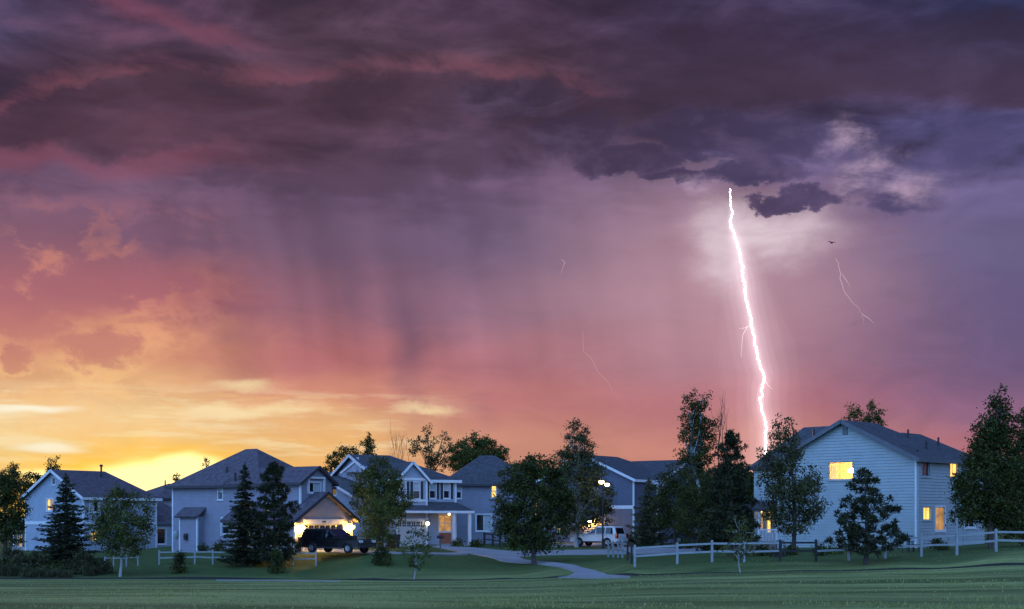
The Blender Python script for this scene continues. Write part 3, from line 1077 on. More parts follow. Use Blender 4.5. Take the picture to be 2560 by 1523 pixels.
def house_right():
    h = House('siding_house', 'pale lap-sided two-storey house with bright yellow gable window behind the pine', 2290, 89, 45, 3.10)
    La, Lb = 10.7, 6.6
    m = mat('pale_siding_paint', (0.34, 0.40, 0.41), 0.55, 0.05, 1.5)
    m2 = mat('pale_siding_paint', (0.34, 0.40, 0.41), 0.55, 0.05, 1.5)
    ze = 6.02
    W = Wall(h, (0, La), (0, 0))
    sp, zp = W.pix(2109, 1054)
    zr = zp + 0.0
    W.out = [(0, -0.9), (La, -0.9), (La, ze), (La / 2, zr), (0, ze)]
    W.win(2072, 1155, 2133, 1199, 'one', 'lit', THINTRIM, True)
    a0, a1, z0, z1 = W.rect(2107, 1068, 2120, 1087)
    W.finish(m, 0.205, True, start=-0.9)
    v = MB()
    W.box(v, a0, a1, z0, z1, 0.03, 0.06)
    vo = v.build('gable_vent', mat('grey_vent', (0.16, 0.18, 0.20), 0.6), h.root)
    for k in range(6):
        zz = z0 + (z1 - z0) * (k + 0.5) / 6
        b = MB()
        W.box(b, a0 + 0.03, a1 - 0.03, zz - 0.02, zz + 0.02, 0.05, 0.085)
        b.build('slat', mat('grey_vent', (0.2, 0.22, 0.25)), vo)
    B = Wall(h, (0, 0), (Lb, 0), None, -0.9, ze)
    B.win(2304, 1152, 2323, 1191, 'slider', 'dark', THINTRIM)
    B.win(2374, 1154, 2393, 1193, 'slider', 'lit', THINTRIM)
    B.win(2307, 1268, 2326, 1300, 'slider', 'lit', THINTRIM)
    B.win(2338, 1268, 2361, 1326, 'door', ['dim', 'dim'])
    B.finish(m2, 0.205, True, start=-0.9)
    post(h, (0, 0), ze - 0.12, 0.13)
    MB().tube([(0.14, -0.08, ze - 0.2), (0.14, -0.08, -0.5)], 0.045, 6).build('downpipe', THINTRIM, h.root)
    MB().tube([(Lb - 0.12, -0.08, ze - 0.2), (Lb - 0.12, -0.08, -0.5)], 0.045, 6).build('downpipe', THINTRIM, h.root)
    # recessed far wing on the right
    C = Wall(h, (Lb, 0.7), (Lb + 4.5, 0.7), None, -0.9, ze)
    C.win(2411, 1285, 2436, 1318, 'slider', 'dark')
    C.finish(m2, 0.205)
    Wall(h, (Lb, 0), (Lb, 0.7), None, -0.9, ze).finish(m2, 0.205)
    roof(h, 0, Lb + 0.6, 0, La, ze, zr, 'x', (0, 3.2), 0.42, R_DARK, MIDTRIM, fh=0.26)
    roof(h, Lb - 2.2, Lb + 4.5, 0.7, 8.5, ze, ze + 2.0, 'x', (2.0, 2.0), 0.4, R_DARK, DKTRIM)
    # rear wing, its ridge showing over the left slope
    roof(h, 3.0, 9.2, 5.5, 14.8, ze, 8.75, 'y', (3.0, 2.3), 0.35, R_DARK, DKTRIM)
    E_ = Wall(h, (3.0, 14.8), (3.0, La - 0.3), None, -0.9, ze)
    E_.win(1899, 1284, 1908, 1328, 'single', 'dim')
    E_.win(1917, 1275, 1927, 1332, 'one', 'lit')
    E_.finish(m2, 0.205)
    Wall(h, (9.2, 14.8), (3.0, 14.8), None, -0.9, ze).finish(m2, 0.3)
    Wall(h, (Lb, La), (0, La), None, -0.9, ze).finish(m2, 0.3)
    # entrance porch
    po = MB().slab([(3.0, 10.75, 3.35), (0.2, 10.75, 2.75), (0.2, 14.7, 2.75), (3.0, 14.7, 3.35)], 0.16).build('porch_roof', R_DARK, h.root)
    MB().beam((0.18, 10.75, 2.62), (0.18, 14.7, 2.62), 0.06, 0.24).build('fascia_board', DKTRIM, po)
    MB().box(0.2, 2.94, 10.8, 14.7, -0.8, 0.32).build('porch_floor', mat('porch_timber', (0.16, 0.12, 0.10), 0.8), h.root)
    for y in (10.95, 12.5, 14.6):
        post(h, (0.32, y), 2.6, 0.16, TRIM, 'porch_post', 0.32)
    rl = MB().beam((0.32, 11.0, 1.2), (0.32, 12.5, 1.2), 0.08, 0.08).build('railing', TRIM, h.root)
    for k in range(12):
        y = 11.1 + k * 0.125
        MB().box(0.30, 0.34, y - 0.02, y + 0.02, 0.34, 1.18).build('baluster', TRIM, rl)
    wall_lamp(h, E_, 1912, 1275, emit('dim_bulb', (1.0, 0.55, 0.12), 26.0))
    # roof vents
    for (px, py, D) in ((2034, 1077, 96), (2270, 1078, 94.5), (2316, 1108, 92.5), (2346, 1098, 94), (2294, 1128, 90.5)):
        p = h.pt(px, py, D)
        MB().tube([p - Vector((0, 0, 0.5)), p + Vector((0, 0, 0.12))], 0.07, 8).build('roof_vent', DARKMETAL, h.root)


def house_left():
    h = House('gable_house', 'blue-lit gabled house at the far left behind the spruce', 209, 123, 55, 2.15)
    La, Lb, ze = 8.5, 8.3, 5.0
    m = mat('blue_grey_siding', (0.32, 0.37, 0.44), 0.6, 0.06, 1.5)
    W = Wall(h, (0, La), (0, 0))
    sp, zp = W.pix(133, 1177)
    W.out = [(0, -0.9), (La, -0.9), (La, ze), (La / 2, zp), (0, ze)]
    W.win(118, 1248, 133, 1276, 'slider', ['lit', 'dim'])
    W.win(131.5, 1194, 139, 1212, 'one', 'dark')
    W.finish(m, 0.2)
    b = MB()
    W.box(b, 0, La, 2.42, 2.72, 0.005, 0.07)
    b.build('belt_board', TRIM, h.root)
    B = Wall(h, (0, 0), (Lb, 0), None, -0.9, ze)
    B.win(225, 1248, 246, 1280, 'slider', ['blind', 'dark'])
    B.win(272, 1256, 280, 1272, 'slider', ['blind', 'blind'])
    B.win(226, 1328, 243, 1352, 'four', ['lit', 'lit', 'dim', 'lit'])
    B.finish(m, 0.2)
    post(h, (0, 0), ze - 0.1)
    post(h, (0, La), ze - 0.1)
    post(h, (Lb, 0), ze - 0.1)
    roof(h, 0, Lb, 0, La, ze, zp, 'x', (0, 2.6), 0.4, R_PURP, TRIM, fh=0.24)
    # belt and low wing on the right
    b = MB()
    B.box(b, 0, Lb, 2.42, 2.68, 0.005, 0.07)
    b.build('belt_board', TRIM, h.root)
    C = Wall(h, (Lb, 0.4), (Lb + 5.4, 0.4), None, -0.9, 2.75)
    C.win(374, 1322, 414, 1360, 'door', ['blind', 'dark'])
    C.finish(m, 0.2)
    roof(h, Lb + 0.02, Lb + 5.4, 0.4, 6.4, 2.75, 5.0, 'x', (0, 3.0), 0.35, R_PURP, MIDTRIM, sides=(1, 0, 0, 1))
    # porch at the far left
    mb = MB().slab([(0.0, La + 0.05, 3.2), (4.5, La + 0.05, 3.2), (4.5, La + 2.2, 1.95), (0.0, La + 2.2, 1.95)], 0.14)
    po = mb.build('porch_roof', R_PURP, h.root)
    MB().beam((-0.03, La + 0.05, 3.1), (-0.03, La + 2.25, 1.83), 0.06, 0.2).build('fascia_board', TRIM, po)
    for x in (0.1, 4.3):
        post(h, (x, La + 1.9), 1.95, 0.2, TRIM, 'porch_post')
    MB().box(0.0, 4.5, La + 0.05, La + 2.1, -0.8, 0.3).build('porch_floor', CONCRETE, h.root)
    E_ = Wall(h, (4.4, La + 2.0), (4.4, La + 0.1), None, 0.3, 2.2)
    E_.win(46, 1338, 55, 1366, 'single', 'dim')
    E_.finish(m, 0.2)
    # flue pipe and roof vent
    p = h.pt(253, 1176, 128.5)
    f = MB().tube([p - Vector((0, 0, 0.6)), p + Vector((0, 0, 0.38))], 0.09, 8)
    f.lathe([(0.09, 0.34), (0.16, 0.36), (0.16, 0.5), (0.02, 0.56)], p, 8)
    f.build('flue_pipe', DARKMETAL, h.root)
    p = h.pt(413, 1206, 134)
    MB().tube([p - Vector((0, 0, 0.5)), p + Vector((0, 0, 0.2))], 0.07, 8).build('roof_vent', DARKMETAL, h.root)


def house_between():
    h = House('distant_house', 'brown-roofed house half hidden between the far-left house and the hip-roofed house', 395, 141, 40, 2.3)
    m = mat('rosy_grey_siding', (0.30, 0.27, 0.30), 0.6, 0.06, 1.5)
    ze = CAMZ + (1300 - 1244) / F * 141 - 2.3
    zr = CAMZ + (1300 - 1211) / F * 145 - 2.3
    Wall(h, (0, 7), (0, 0), None, -0.9, ze).finish(m, 0.2)
    Wall(h, (0, 0), (7, 0), None, -0.9, ze).finish(m, 0.2)
    roof(h, 0, 7, 0, 7.5, ze, zr, 'x', (3, 0), 0.4, R_PURP, DKTRIM)
    post(h, (0, 0), ze - 0.1)


def house_hip():
    h = House('hip_roof_house', 'grey hip-roofed house with lamplit gabled garage', 751, 101, 58, 2.74)
    La, ze = 13.2, 5.12
    m = mat('mauve_grey_siding', (0.255, 0.245, 0.30), 0.6, 0.06, 1.5)
    A = Wall(h, (0, La), (0, 0), None, -0.9, ze)
    A.win(546, 1210, 557, 1249, 'single', ['blind', 'dark'])
    A.win(555, 1296, 576, 1335, 'single', 'dark')
    A.win(696, 1208, 722, 1230, 'slider', ['blind', 'blind'])
    A.finish(m, 0.2)
    # front gabled wing
    wx = h.xB(829)
    B = Wall(h, (0, 0), (wx, 0), None, -0.9, ze)
    zr = B.pix(793, 1169)[1]
    B.out = [(0, -0.9), (wx, -0.9), (wx, ze), (wx / 2, zr), (0, ze)]
    B.win(770, 1207, 800, 1231, 'slider', ['dark', 'blind'])
    B.finish(m, 0.2)
    r = B.rect(766, 1197, 808, 1232)
    ar = MB()
    B.box(ar, r[0], r[0] + 0.12, r[2], r[3], 0.05, 0.22)
    B.box(ar, r[1] - 0.12, r[1], r[2], r[3], 0.05, 0.22)
    B.box(ar, r[0], r[1], r[3], r[3] + 0.14, 0.05, 0.24)
    ar.build('window_surround', TRIM, h.root)
    post(h, (0, 0), ze - 0.1)
    post(h, (0, La), ze - 0.1)
    Wall(h, (wx, 0), (wx, 4.2), None, -0.9, ze).finish(m, 0.25)
    Wall(h, (8, 4.2), (8, La), None, -0.9, ze).finish(m, 0.25)
    roof(h, 0, 8, 4.0, La, ze, 7.85, 'y', (4.0, 4.0), 0.45, R_PURP, DKTRIM)
    roof(h, 0, wx, 0.0, 7.0, ze, zr, 'y', (0, 0), 0.35, R_PURP, DKTRIM)
    # bay on the long side
    y0, y1 = h.yA(493, -0.7), h.yA(450, -0.7)
    yb0, yb1 = min(y0, y1), max(y0, y1)
    zt = A.pix(470, 1292)[1]
    bw = Wall(h, (-0.7, yb1), (-0.7, yb0), None, -0.9, zt)
    bw.finish(m, 0.2)
    Wall(h, (-0.7, yb0), (0, yb0), None, -0.9, zt).finish(m, 0.2)
    MB().slab([(0.0, yb0 - 0.3, zt + 0.75), (0.0, yb1 + 0.3, zt + 0.75), (-1.05, yb1 + 0.3, zt + 0.02), (-1.05, yb0 - 0.3, zt + 0.02)], 0.14).build('bay_roof', R_PURP, h.root)
    post(h, (-0.7, yb0), zt, 0.12)
    post(h, (-0.7, yb1), zt, 0.12)
    a, z = bw.pix(467, 1342)
    mt = MB()
    bw.box(mt, a - 0.15, a + 0.15, z - 0.25, z + 0.25, 0.03, 0.2)
    mt.lathe([(0.02, 0), (0.14, 0.0), (0.14, 0.06), (0.02, 0.1)], bw.P(a, z - 0.02, 0.2), 10)
    mt.build('meter_box', DARKMETAL, h.root)
    # satellite dish by the rear corner
    c = Vector((-0.5, h.yA(444, -0.5), A.pix(444, 1336)[1]))
    ds = MB().lathe([(0.02, 0.0), (0.2, 0.03), (0.36, 0.11), (0.36, 0.13), (0.2, 0.05), (0.02, 0.02)], c, 14, 'y')
    ds.beam(c, c + Vector((0.5, 0, -0.25)), 0.05, 0.05)
    ds.build('satellite_dish', mat('dish_grey', (0.45, 0.48, 0.5), 0.4), h.root)
    # garage
    gy = -1.0
    gx = h.xB(737, gy)
    gw = h.xB(881, gy) - gx
    G = Wall(h, (gx, gy), (gx + gw, gy))
    _, gpk = G.pix(813, 1233)
    gze = G.pix(742, 1296)[1]
    G.out = [(0, -0.6), (gw, -0.6), (gw, gze), (gw / 2, gpk), (0, gze)]
    gm = mat('garage_wall_paint', (0.32, 0.28, 0.28), 0.6, 0.06, 1.5)
    dm = mat('garage_door_paint', (0.50, 0.44, 0.38), 0.5, 0.05, 1.5)
    make, r = garage_door(h, G, 759, 1311, 856, 1379, dm, 7)
    G.finish(gm, 0.2)
    make()
    hd = MB()
    G.box(hd, r[0] - 0.1, r[1] + 0.1, r[3], r[3] + 0.38, 0.03, 0.10)
    hdo = hd.build('door_header', mat('header_paint', (0.62, 0.58, 0.56), 0.5), h.root)
    a, z = G.pix(807.5, 1304.5)
    pl = MB()
    G.box(pl, a - 0.22, a + 0.22, z - 0.06, z + 0.06, 0.11, 0.125)
    pl.build('number_plate', DKTRIM, hdo)
    Wall(h, (gx, 5.5), (gx, gy), None, -0.6, gze).finish(gm, 0.2)
    Wall(h, (gx + gw, gy), (gx + gw, 5.5), None, -0.6, gze).finish(gm, 0.2)
    roof(h, gx, gx + gw, gy, 5.5, gze, gpk, 'y', (0, 0), 0.4, R_PURP, DKTRIM, fh=0.22)
    post(h, (gx, gy), gze - 0.1, 0.14)
    wall_lamp(h, G, 747.5, 1320)
    wall_lamp(h, G, 872, 1318)
    for (px, py, D) in ((567, 1172, 106.5), (588, 1186, 104.5), (590, 1140, 111)):
        p = h.pt(px, py, D)
        MB().tube([p - Vector((0, 0, 0.5)), p + Vector((0, 0, 0.14))], 0.09, 8).build('roof_vent', DARKMETAL, h.root)


def house_shutter():
    h = House('shuttered_house', 'blue-lit house with white gables and dark window shutters', 948, 113, 28, 2.87)
    La, ze = h.yA(824), 5.55
    m = mat('pale_blue_siding', (0.30, 0.355, 0.43), 0.6, 0.06, 1.5)
    A = Wall(h, (0, La), (0, 0))
    zp = A.pix(886, 1139)[1]
    sp = A.pix(886, 1139)[0]
    A.out = [(0, -0.9), (La, -0.9), (La, ze), (La / 2, zp), (0, ze)]
    A.win(827, 1206, 842, 1238, 'single', ['blind', 'dark'])
    A.win(887.5, 1147, 896, 1160, 'one', 'dark')
    A.finish(m, 0.2)
    x1 = h.xB(1138)
    B = Wall(h, (0, 0), (x1, 0), None, -0.9, ze)
    B.win(1074, 1207, 1089, 1246, 'single', ['blind', 'dark'])
    B.win(1109, 1207, 1124, 1246, 'single', ['blind', 'dark'])
    B.win(1098, 1288, 1128, 1328, 'four', 'dim')
    B.finish(m, 0.2)
    SH = mat('dark_shutter_paint', (0.03, 0.028, 0.035), 0.6)

    def shutter(W, p0, q0, p1, q1):
        a0, a1, z0, z1 = W.rect(p0, q0, p1, q1)
        t = MB()
        W.box(t, a0, a1, z0, z1, 0.03, 0.07)
        so_ = t.build('shutter', SH, h.root)
        for k in range(9):
            zz = z0 + (z1 - z0) * (k + 0.5) / 9
            g = MB()
            W.box(g, a0 + 0.04, a1 - 0.04, zz - 0.03, zz + 0.03, 0.065, 0.085)
            g.build('slat', SH, so_)
    for a, b in ((1066.5, 1072), (1091, 1096.5), (1101.5, 1107), (1126, 1131.5)):
        shutter(B, a, 1204, b, 1248)
    post(h, (x1, 0), ze - 0.1, 0.18)
    post(h, (0, La), ze - 0.1)
    roof(h, 0, x1, 0, La, ze, zp, 'x', (0, 3.6), 0.4, R_DARK, TRIM, fh=0.24)
    Wall(h, (x1, 0), (x1, La), None, -0.9, ze).finish(m, 0.25)
    # front gable
    fy = -0.7
    fx0, fx1 = h.xB(992, fy), h.xB(1066, fy)
    G = Wall(h, (fx0, fy), (fx1, fy))
    gp = G.pix(1029, 1157)[1]
    L = G.L
    G.out = [(0, -0.9), (L, -0.9), (L, ze), (L / 2, gp), (0, ze)]
    G.win(1033, 1206, 1050, 1247, 'single', ['blind', 'dark'])
    G.win(999, 1206, 1014, 1247, 'single', ['blind', 'dark'])
    make, r = garage_door(h, G, 994, 1303, 1064, 1366, mat('pale_garage_door', (0.44, 0.47, 0.50), 0.5, 0.05, 1.5), 6)
    G.finish(m, 0.2)
    make()
    for a, b in ((1016, 1022), (1026, 1032), (1051, 1057)):
        shutter(G, a, 1204, b, 1248)
    Wall(h, (fx1, fy), (fx1, 0), None, -0.9, ze).finish(m, 0.2)
    Wall(h, (fx0, 0), (fx0, fy), None, -0.9, ze).finish(m, 0.2)
    post(h, (fx1, fy), ze - 0.05, 0.16)
    roof(h, fx0, fx1, fy, 4.0, ze, gp, 'y', (0, 0), 0.35, R_DARK, TRIM, fh=0.2)
    bb = MB()
    zb = G.pix(1040, 1251)[1]
    G.box(bb, 0, L, zb - 0.12, zb + 0.08, 0.03, 0.1)
    bb.build('belt_board', TRIM, h.root)
    bb = MB()
    G.box(bb, 0, L, ze - 0.12, ze + 0.1, 0.03, 0.09)
    bb.build('belt_board', TRIM, h.root)
    hd = MB()
    G.box(hd, r[0] - 0.3, r[1] + 0.25, r[3], r[3] + 0.22, 0.03, 0.12)
    hd.build('door_header', TRIM, h.root)
    wall_lamp(h, G, 1065.5, 1309, emit('faint_bulb', (1.0, 0.85, 0.6), 9.0))
    # porch roof along the front
    py = -1.9
    xa, xb = fx0 - 0.2, h.xB(1186, py)
    zt, zo = zb - 0.1, B.pix(1100, 1279)[1] + 0.05
    po = MB().slab([(xa, py, zo), (xb, py, zo), (xb - 0.8, 0.02, zt), (xa, 0.02, zt)], 0.14).build('porch_roof', R_DARK, h.root)
    MB().beam((xa, py - 0.02, zo - 0.1), (xb, py - 0.02, zo - 0.1), 0.05, 0.2).build('fascia_board', TRIM, po)
    for px in (1134, 1174):
        post(h, (h.xB(px, py + 0.2), py + 0.2), zo - 0.18, 0.22, TRIM, 'porch_post', -0.4)
    MB().box(h.xB(1090, py), xb, py, -0.05, -0.9, 0.12).build('porch_floor', CONCRETE, h.root)
    # rust-red front door
    d = B.rect(1098, 1331, 1126, 1360)
    dd = MB()
    B.box(dd, d[0], d[1], d[2], d[3], 0.04, 0.08)
    dd.build('entry_panel', mat('rust_door_paint', (0.30, 0.11, 0.06), 0.5), h.root)
    cl = MB().lathe([(0.02, -0.08), (0.1, -0.04), (0.1, 0.04), (0.02, 0.08)], B.P(h.xB(1112) , zo - 0.28, 0.9), 10)
    cl.build('porch_light', emit('porch_bulb', (1.0, 0.58, 0.2), 22.0), h.root)
    # small lower gable and lean-to roof on the left end
    s0, z0 = A.pix(822, 1186)
    s1, z1 = A.pix(905, 1234)
    yA0, yA1 = La - s0, La - s1
    lo = MB().slab([(-0.9, yA0, z0 - 0.15), (-0.9, yA1, z1 - 0.15), (0.05, yA1 + 0.2, z1 + 0.9), (0.05, yA0, z0 + 0.25)], 0.14).build('lean_to_roof', R_DARK, h.root)
    MB().beam((-0.92, yA0, z0 - 0.22), (-0.92, yA1, z1 - 0.22), 0.05, 0.22).build('fascia_board', TRIM, lo)
    g0, gz0 = A.pix(868, 1181)
    g1, gz1 = A.pix(903, 1156)
    g2, gz2 = A.pix(938, 1181)
    dm = MB()
    dm.add([(-0.5, La - g0, gz0), (-0.5, La - g2, gz2), (-0.5, La - g1, gz1), (0.0, La - g0, gz0), (0.0, La - g2, gz2), (0.0, La - g1, gz1)],
           [(0, 1, 2), (3, 5, 4), (0, 3, 4, 1), (1, 4, 5, 2), (2, 5, 3, 0)])
    do = dm.build('dormer', m, h.root)
    for q0, q1 in (((g0 - 0.2, gz0 - 0.1), (g1, gz1 + 0.06)), ((g1, gz1 + 0.06), (g2 + 0.2, gz2 - 0.1))):
        MB().beam((-0.55, La - q0[0], q0[1]), (-0.55, La - q1[0], q1[1]), 0.1, 0.2).build('fascia_board', TRIM, do)


def house_middle():
    h = House('grey_house', 'grey hip-roofed house with one small lit window, right of the shuttered house', 1112, 122, 7, 2.95)
    m = mat('slate_grey_siding', (0.22, 0.225, 0.28), 0.6, 0.06, 1.5)
    L = h.xB(1338)
    ze = CAMZ + (1300 - 1207) / F * 122.5 - 2.95
    B = Wall(h, (0, 0), (L, 0), None, -0.9, ze)
    B.win(1141, 1212, 1153, 1246, 'single', ['blind', 'dark'])
    B.win(1229, 1212, 1241, 1244, 'single', 'lit')
    B.win(1191, 1287, 1228, 1327, 'slider', ['dark', 'blind'])
    B.finish(m, 0.2)
    Wall(h, (0, 8), (0, 0), None, -0.9, ze).finish(m, 0.25)
    Wall(h, (L, 0), (L, 8), None, -0.9, ze).finish(m, 0.25)
    zr = CAMZ + (1300 - 1141) / F * 126 - 2.95
    roof(h, 0, L, 0, 8, ze, zr, 'x', (3.6, 3.2), 0.4, R_DARK, DKTRIM)


def house_navy():
    h = House('navy_house', 'dark slate-blue house with white rake boards behind the street lamp', 1584, 132, 55, 2.58)
    La, ze = 10.9, 6.4
    m = mat('navy_siding', (0.105, 0.115, 0.165), 0.6, 0.06, 1.5)
    m2 = mat('brown_grey_siding', (0.17, 0.145, 0.165), 0.6, 0.06, 1.5)
    A = Wall(h, (0, La), (0, 0))
    zp = A.pix(1472, 1139)[1]
    zb = A.pix(1555, 1264)[1]
    A.out = [(0, zb), (La, zb), (La, ze), (La / 2, zp), (0, ze)]
    A.finish(m, 0.2)
    A2 = Wall(h, (0, La), (0, 0), None, -0.9, zb - 0.32)
    A2.win(1381, 1298, 1390, 1318, 'single', 'lit')
    A2.win(1394, 1312, 1402, 1330, 'single', 'lit')
    A2.finish(m2, 0.2)
    bb = MB()
    A.box(bb, La * 0.62, La, zb - 0.33, zb, 0.0, 0.08)
    bb.build('belt_board', TRIM, h.root)
    bb = MB()
    A.box(bb, 0, La * 0.62, zb - 0.33, zb, 0.0, 0.04)
    bb.build('belt_board', m, h.root)
    wall_lamp(h, A2, 1478, 1303)
    xb = h.xB(1630)
    Wall(h, (0, 0), (xb, 0), None, -0.9, ze).finish(m, 0.2)
    post(h, (0, 0), ze - 0.1)
    post(h, (xb, -0.6), ze - 0.1)
    xr = h.onplane(1544, 1135, 1, La / 2).x
    roof(h, 0, xr + 5.2, 0, La, ze, zp, 'x', (0, 5.2), 0.4, R_DARK, TRIM, fh=0.24)
    G = Wall(h, (xb, -0.6), (h.xB(1784, -0.6), -0.6))
    gp = G.pix(1706, 1151)[1]
    G.out = [(0, -0.9), (G.L, -0.9), (G.L, ze - 0.2), (G.L / 2, gp), (0, ze - 0.2)]
    G.win(1642, 1204, 1662, 1224, 'four', 'blind')
    G.win(1718, 1205, 1736, 1232, 'single', ['blind', 'dark'])
    G.finish(m, 0.2)
    Wall(h, (xb, 0), (xb, -0.6), None, -0.9, ze).finish(m, 0.2)
    roof(h, xb, h.xB(1784, -0.6), -0.6, 6, ze - 0.2, gp, 'y', (0, 0), 0.4, R_DARK, TRIM, fh=0.24)


house_right()
house_left()
house_between()
house_hip()
house_shutter()
house_middle()
house_navy()

# --------------------------------------------------------------------- trees
RS = np.random.RandomState(11)


def leaf_object(name, C, size, m, parent, aspect=1.6, along=None, droop=0.0):
    """one mesh of many small leaf faces; C = centres (n,3)"""
    n = len(C)
    d = RS.normal(size=(n, 3)) if along is None else along + RS.normal(size=(n, 3)) * 0.35
    d[:, 2] -= droop
    d /= np.linalg.norm(d, axis=1)[:, None] + 1e-9
    r = RS.normal(size=(n, 3))
    s = np.cross(d, r)
    s /= np.linalg.norm(s, axis=1)[:, None] + 1e-9
    k = np.cross(d, s)
    L = (size * RS.uniform(0.65, 1.35, n))[:, None]
    w = L / aspect
    V = np.empty((n, 4, 3))
    V[:, 0] = C - d * L * 0.5
    V[:, 1] = C + s * w * 0.5 + k * L * 0.08
    V[:, 2] = C + d * L * 0.5
    V[:, 3] = C - s * w * 0.5 + k * L * 0.08
    me = bpy.data.meshes.new(name)
    me.vertices.add(n * 4)
    me.vertices.foreach_set('co', V.reshape(-1))
    me.loops.add(n * 4)
    me.loops.foreach_set('vertex_index', np.arange(n * 4, dtype=np.int32))
    me.polygons.add(n)
    me.polygons.foreach_set('loop_start', np.arange(0, n * 4, 4, dtype=np.int32))
    me.polygons.foreach_set('loop_total', np.full(n, 4, dtype=np.int32))
    me.update(calc_edges=True)
    me.materials.append(m)
    return link(bpy.data.objects.new(name, me), parent)


LEAF = {
    'dark': leafmat('dark_green_leaves', (0.022, 0.028, 0.008), (0.098, 0.110, 0.022)),
    'mid': leafmat('mid_green_leaves', (0.030, 0.040, 0.009), (0.145, 0.160, 0.032)),
    'light': leafmat('light_green_leaves', (0.045, 0.062, 0.012), (0.150, 0.175, 0.036), 0.3),
    'grey': leafmat('grey_green_leaves', (0.034, 0.038, 0.014), (0.140, 0.140, 0.050)),
    'spruce': leafmat('spruce_needles', (0.014, 0.018, 0.008), (0.060, 0.066, 0.026), 0.1),
    'blue': leafmat('blue_spruce_needles', (0.045, 0.052, 0.026), (0.160, 0.160, 0.082), 0.1),
    'scrub': leafmat('scrub_leaves', (0.032, 0.034, 0.014), (0.120, 0.115, 0.050)),
}


def limb(mb, p, q, r0, r1, bend=0.15, n=5):
    p, q = Vector(p), Vector(q)
    L = (q - p).length
    off = Vector(RS.normal(size=3)) * L * bend * 0.4
    off.z += L * bend * 0.5
    pts = [p.lerp(q, i / n) + off * math.sin(math.pi * i / n) for i in range(n + 1)]
    mb.tube(pts, [r0 + (r1 - r0) * i / n for i in range(n + 1)], 6)
    return pts


def broad(name, label, px, base_py, D, lobes, leaf='mid', dens=1.0, size=0.20, bark=None, trunk_r=0.13, top=None, lean=0.0, group=None, cat='tree', clump=0.42, open_=0.0):
    """leafy tree; lobes = crown masses in photo pixels (x, y, rx, ry), each a solid volume at distance D"""
    base = at(px, base_py, D)
    g = gz(base.x, base.y)
    base.z = g - 0.15
    root = empty(name, tuple(base), 0, label, cat, group)
    s = D / F
    C, ends = [], []
    zs = [base.z + 1]
    for (lx, ly, rx, ry) in lobes:
        c = at(lx, ly, D) - base
        R = np.array([rx * s, max(rx, ry * 0.7) * s * 0.85, ry * s])
        vol = R[0] * R[1] * R[2]
        surf = (R[0] * R[1] * R[2]) ** (2 / 3)
        nc = max(5, int(dens * 34 * surf / clump ** 0.9 * 0.55))
        R = R * RS.uniform(1.08, 1.38)
        d = RS.normal(size=(nc, 3))
        d /= np.linalg.norm(d, axis=1)[:, None]
        rr = RS.uniform(0.25, 1.0, nc) ** 0.55
        P = np.array(c) + d * rr[:, None] * R
        P[:, 1] += 0.0
        ends.append((Vector(c), P, R))
        for k in range(nc):
            cr = clump * RS.uniform(0.55, 1.25) * min(1.0, 0.55 + R.min() * 0.6)
            nl = int(44 * (cr / 0.42) ** 1.6 * (1 - open_)) + 6
            q = RS.normal(size=(nl, 3)) * cr * np.array([0.5, 0.5, 0.42])
            C.append(P[k] + q)
    C = np.concatenate(C)
    leaf_object('crown', C, size * 0.80, LEAF[leaf], root)
    t = MB()
    tops = max(c[0].z for c in ends)
    ht = (top if top else tops * 0.8)
    cx = np.mean([c[0].x for c in ends])
    pts = []
    n = 8
    for i in range(n + 1):
        f = i / n
        pts.append((lean * ht * f + cx * f * f * 0.6 + 0.08 * math.sin(f * 5 + px), 0.05 * math.cos(f * 4 + px), ht * f))
    t.tube(pts, [trunk_r * (1.35 if i == 0 else 1 - 0.8 * i / n) for i in range(n + 1)], 8)
    for c, P, R in ends:
        f = min(0.85, max(0.25, (c.z - R[2] * 0.9) / max(ht, 0.1)))
        i = min(n, int(f * n))
        st = Vector(pts[i])
        mid = limb(t, st, c, trunk_r * 0.5 * (1 - 0.5 * f), trunk_r * 0.2)
        for k in range(0, len(P), 4):
            limb(t, mid[RS.randint(2, 6)], P[k], trunk_r * 0.16 + 0.008, 0.008, 0.1, 3)
    t.build('trunk', bark or BARK, root)
    return root


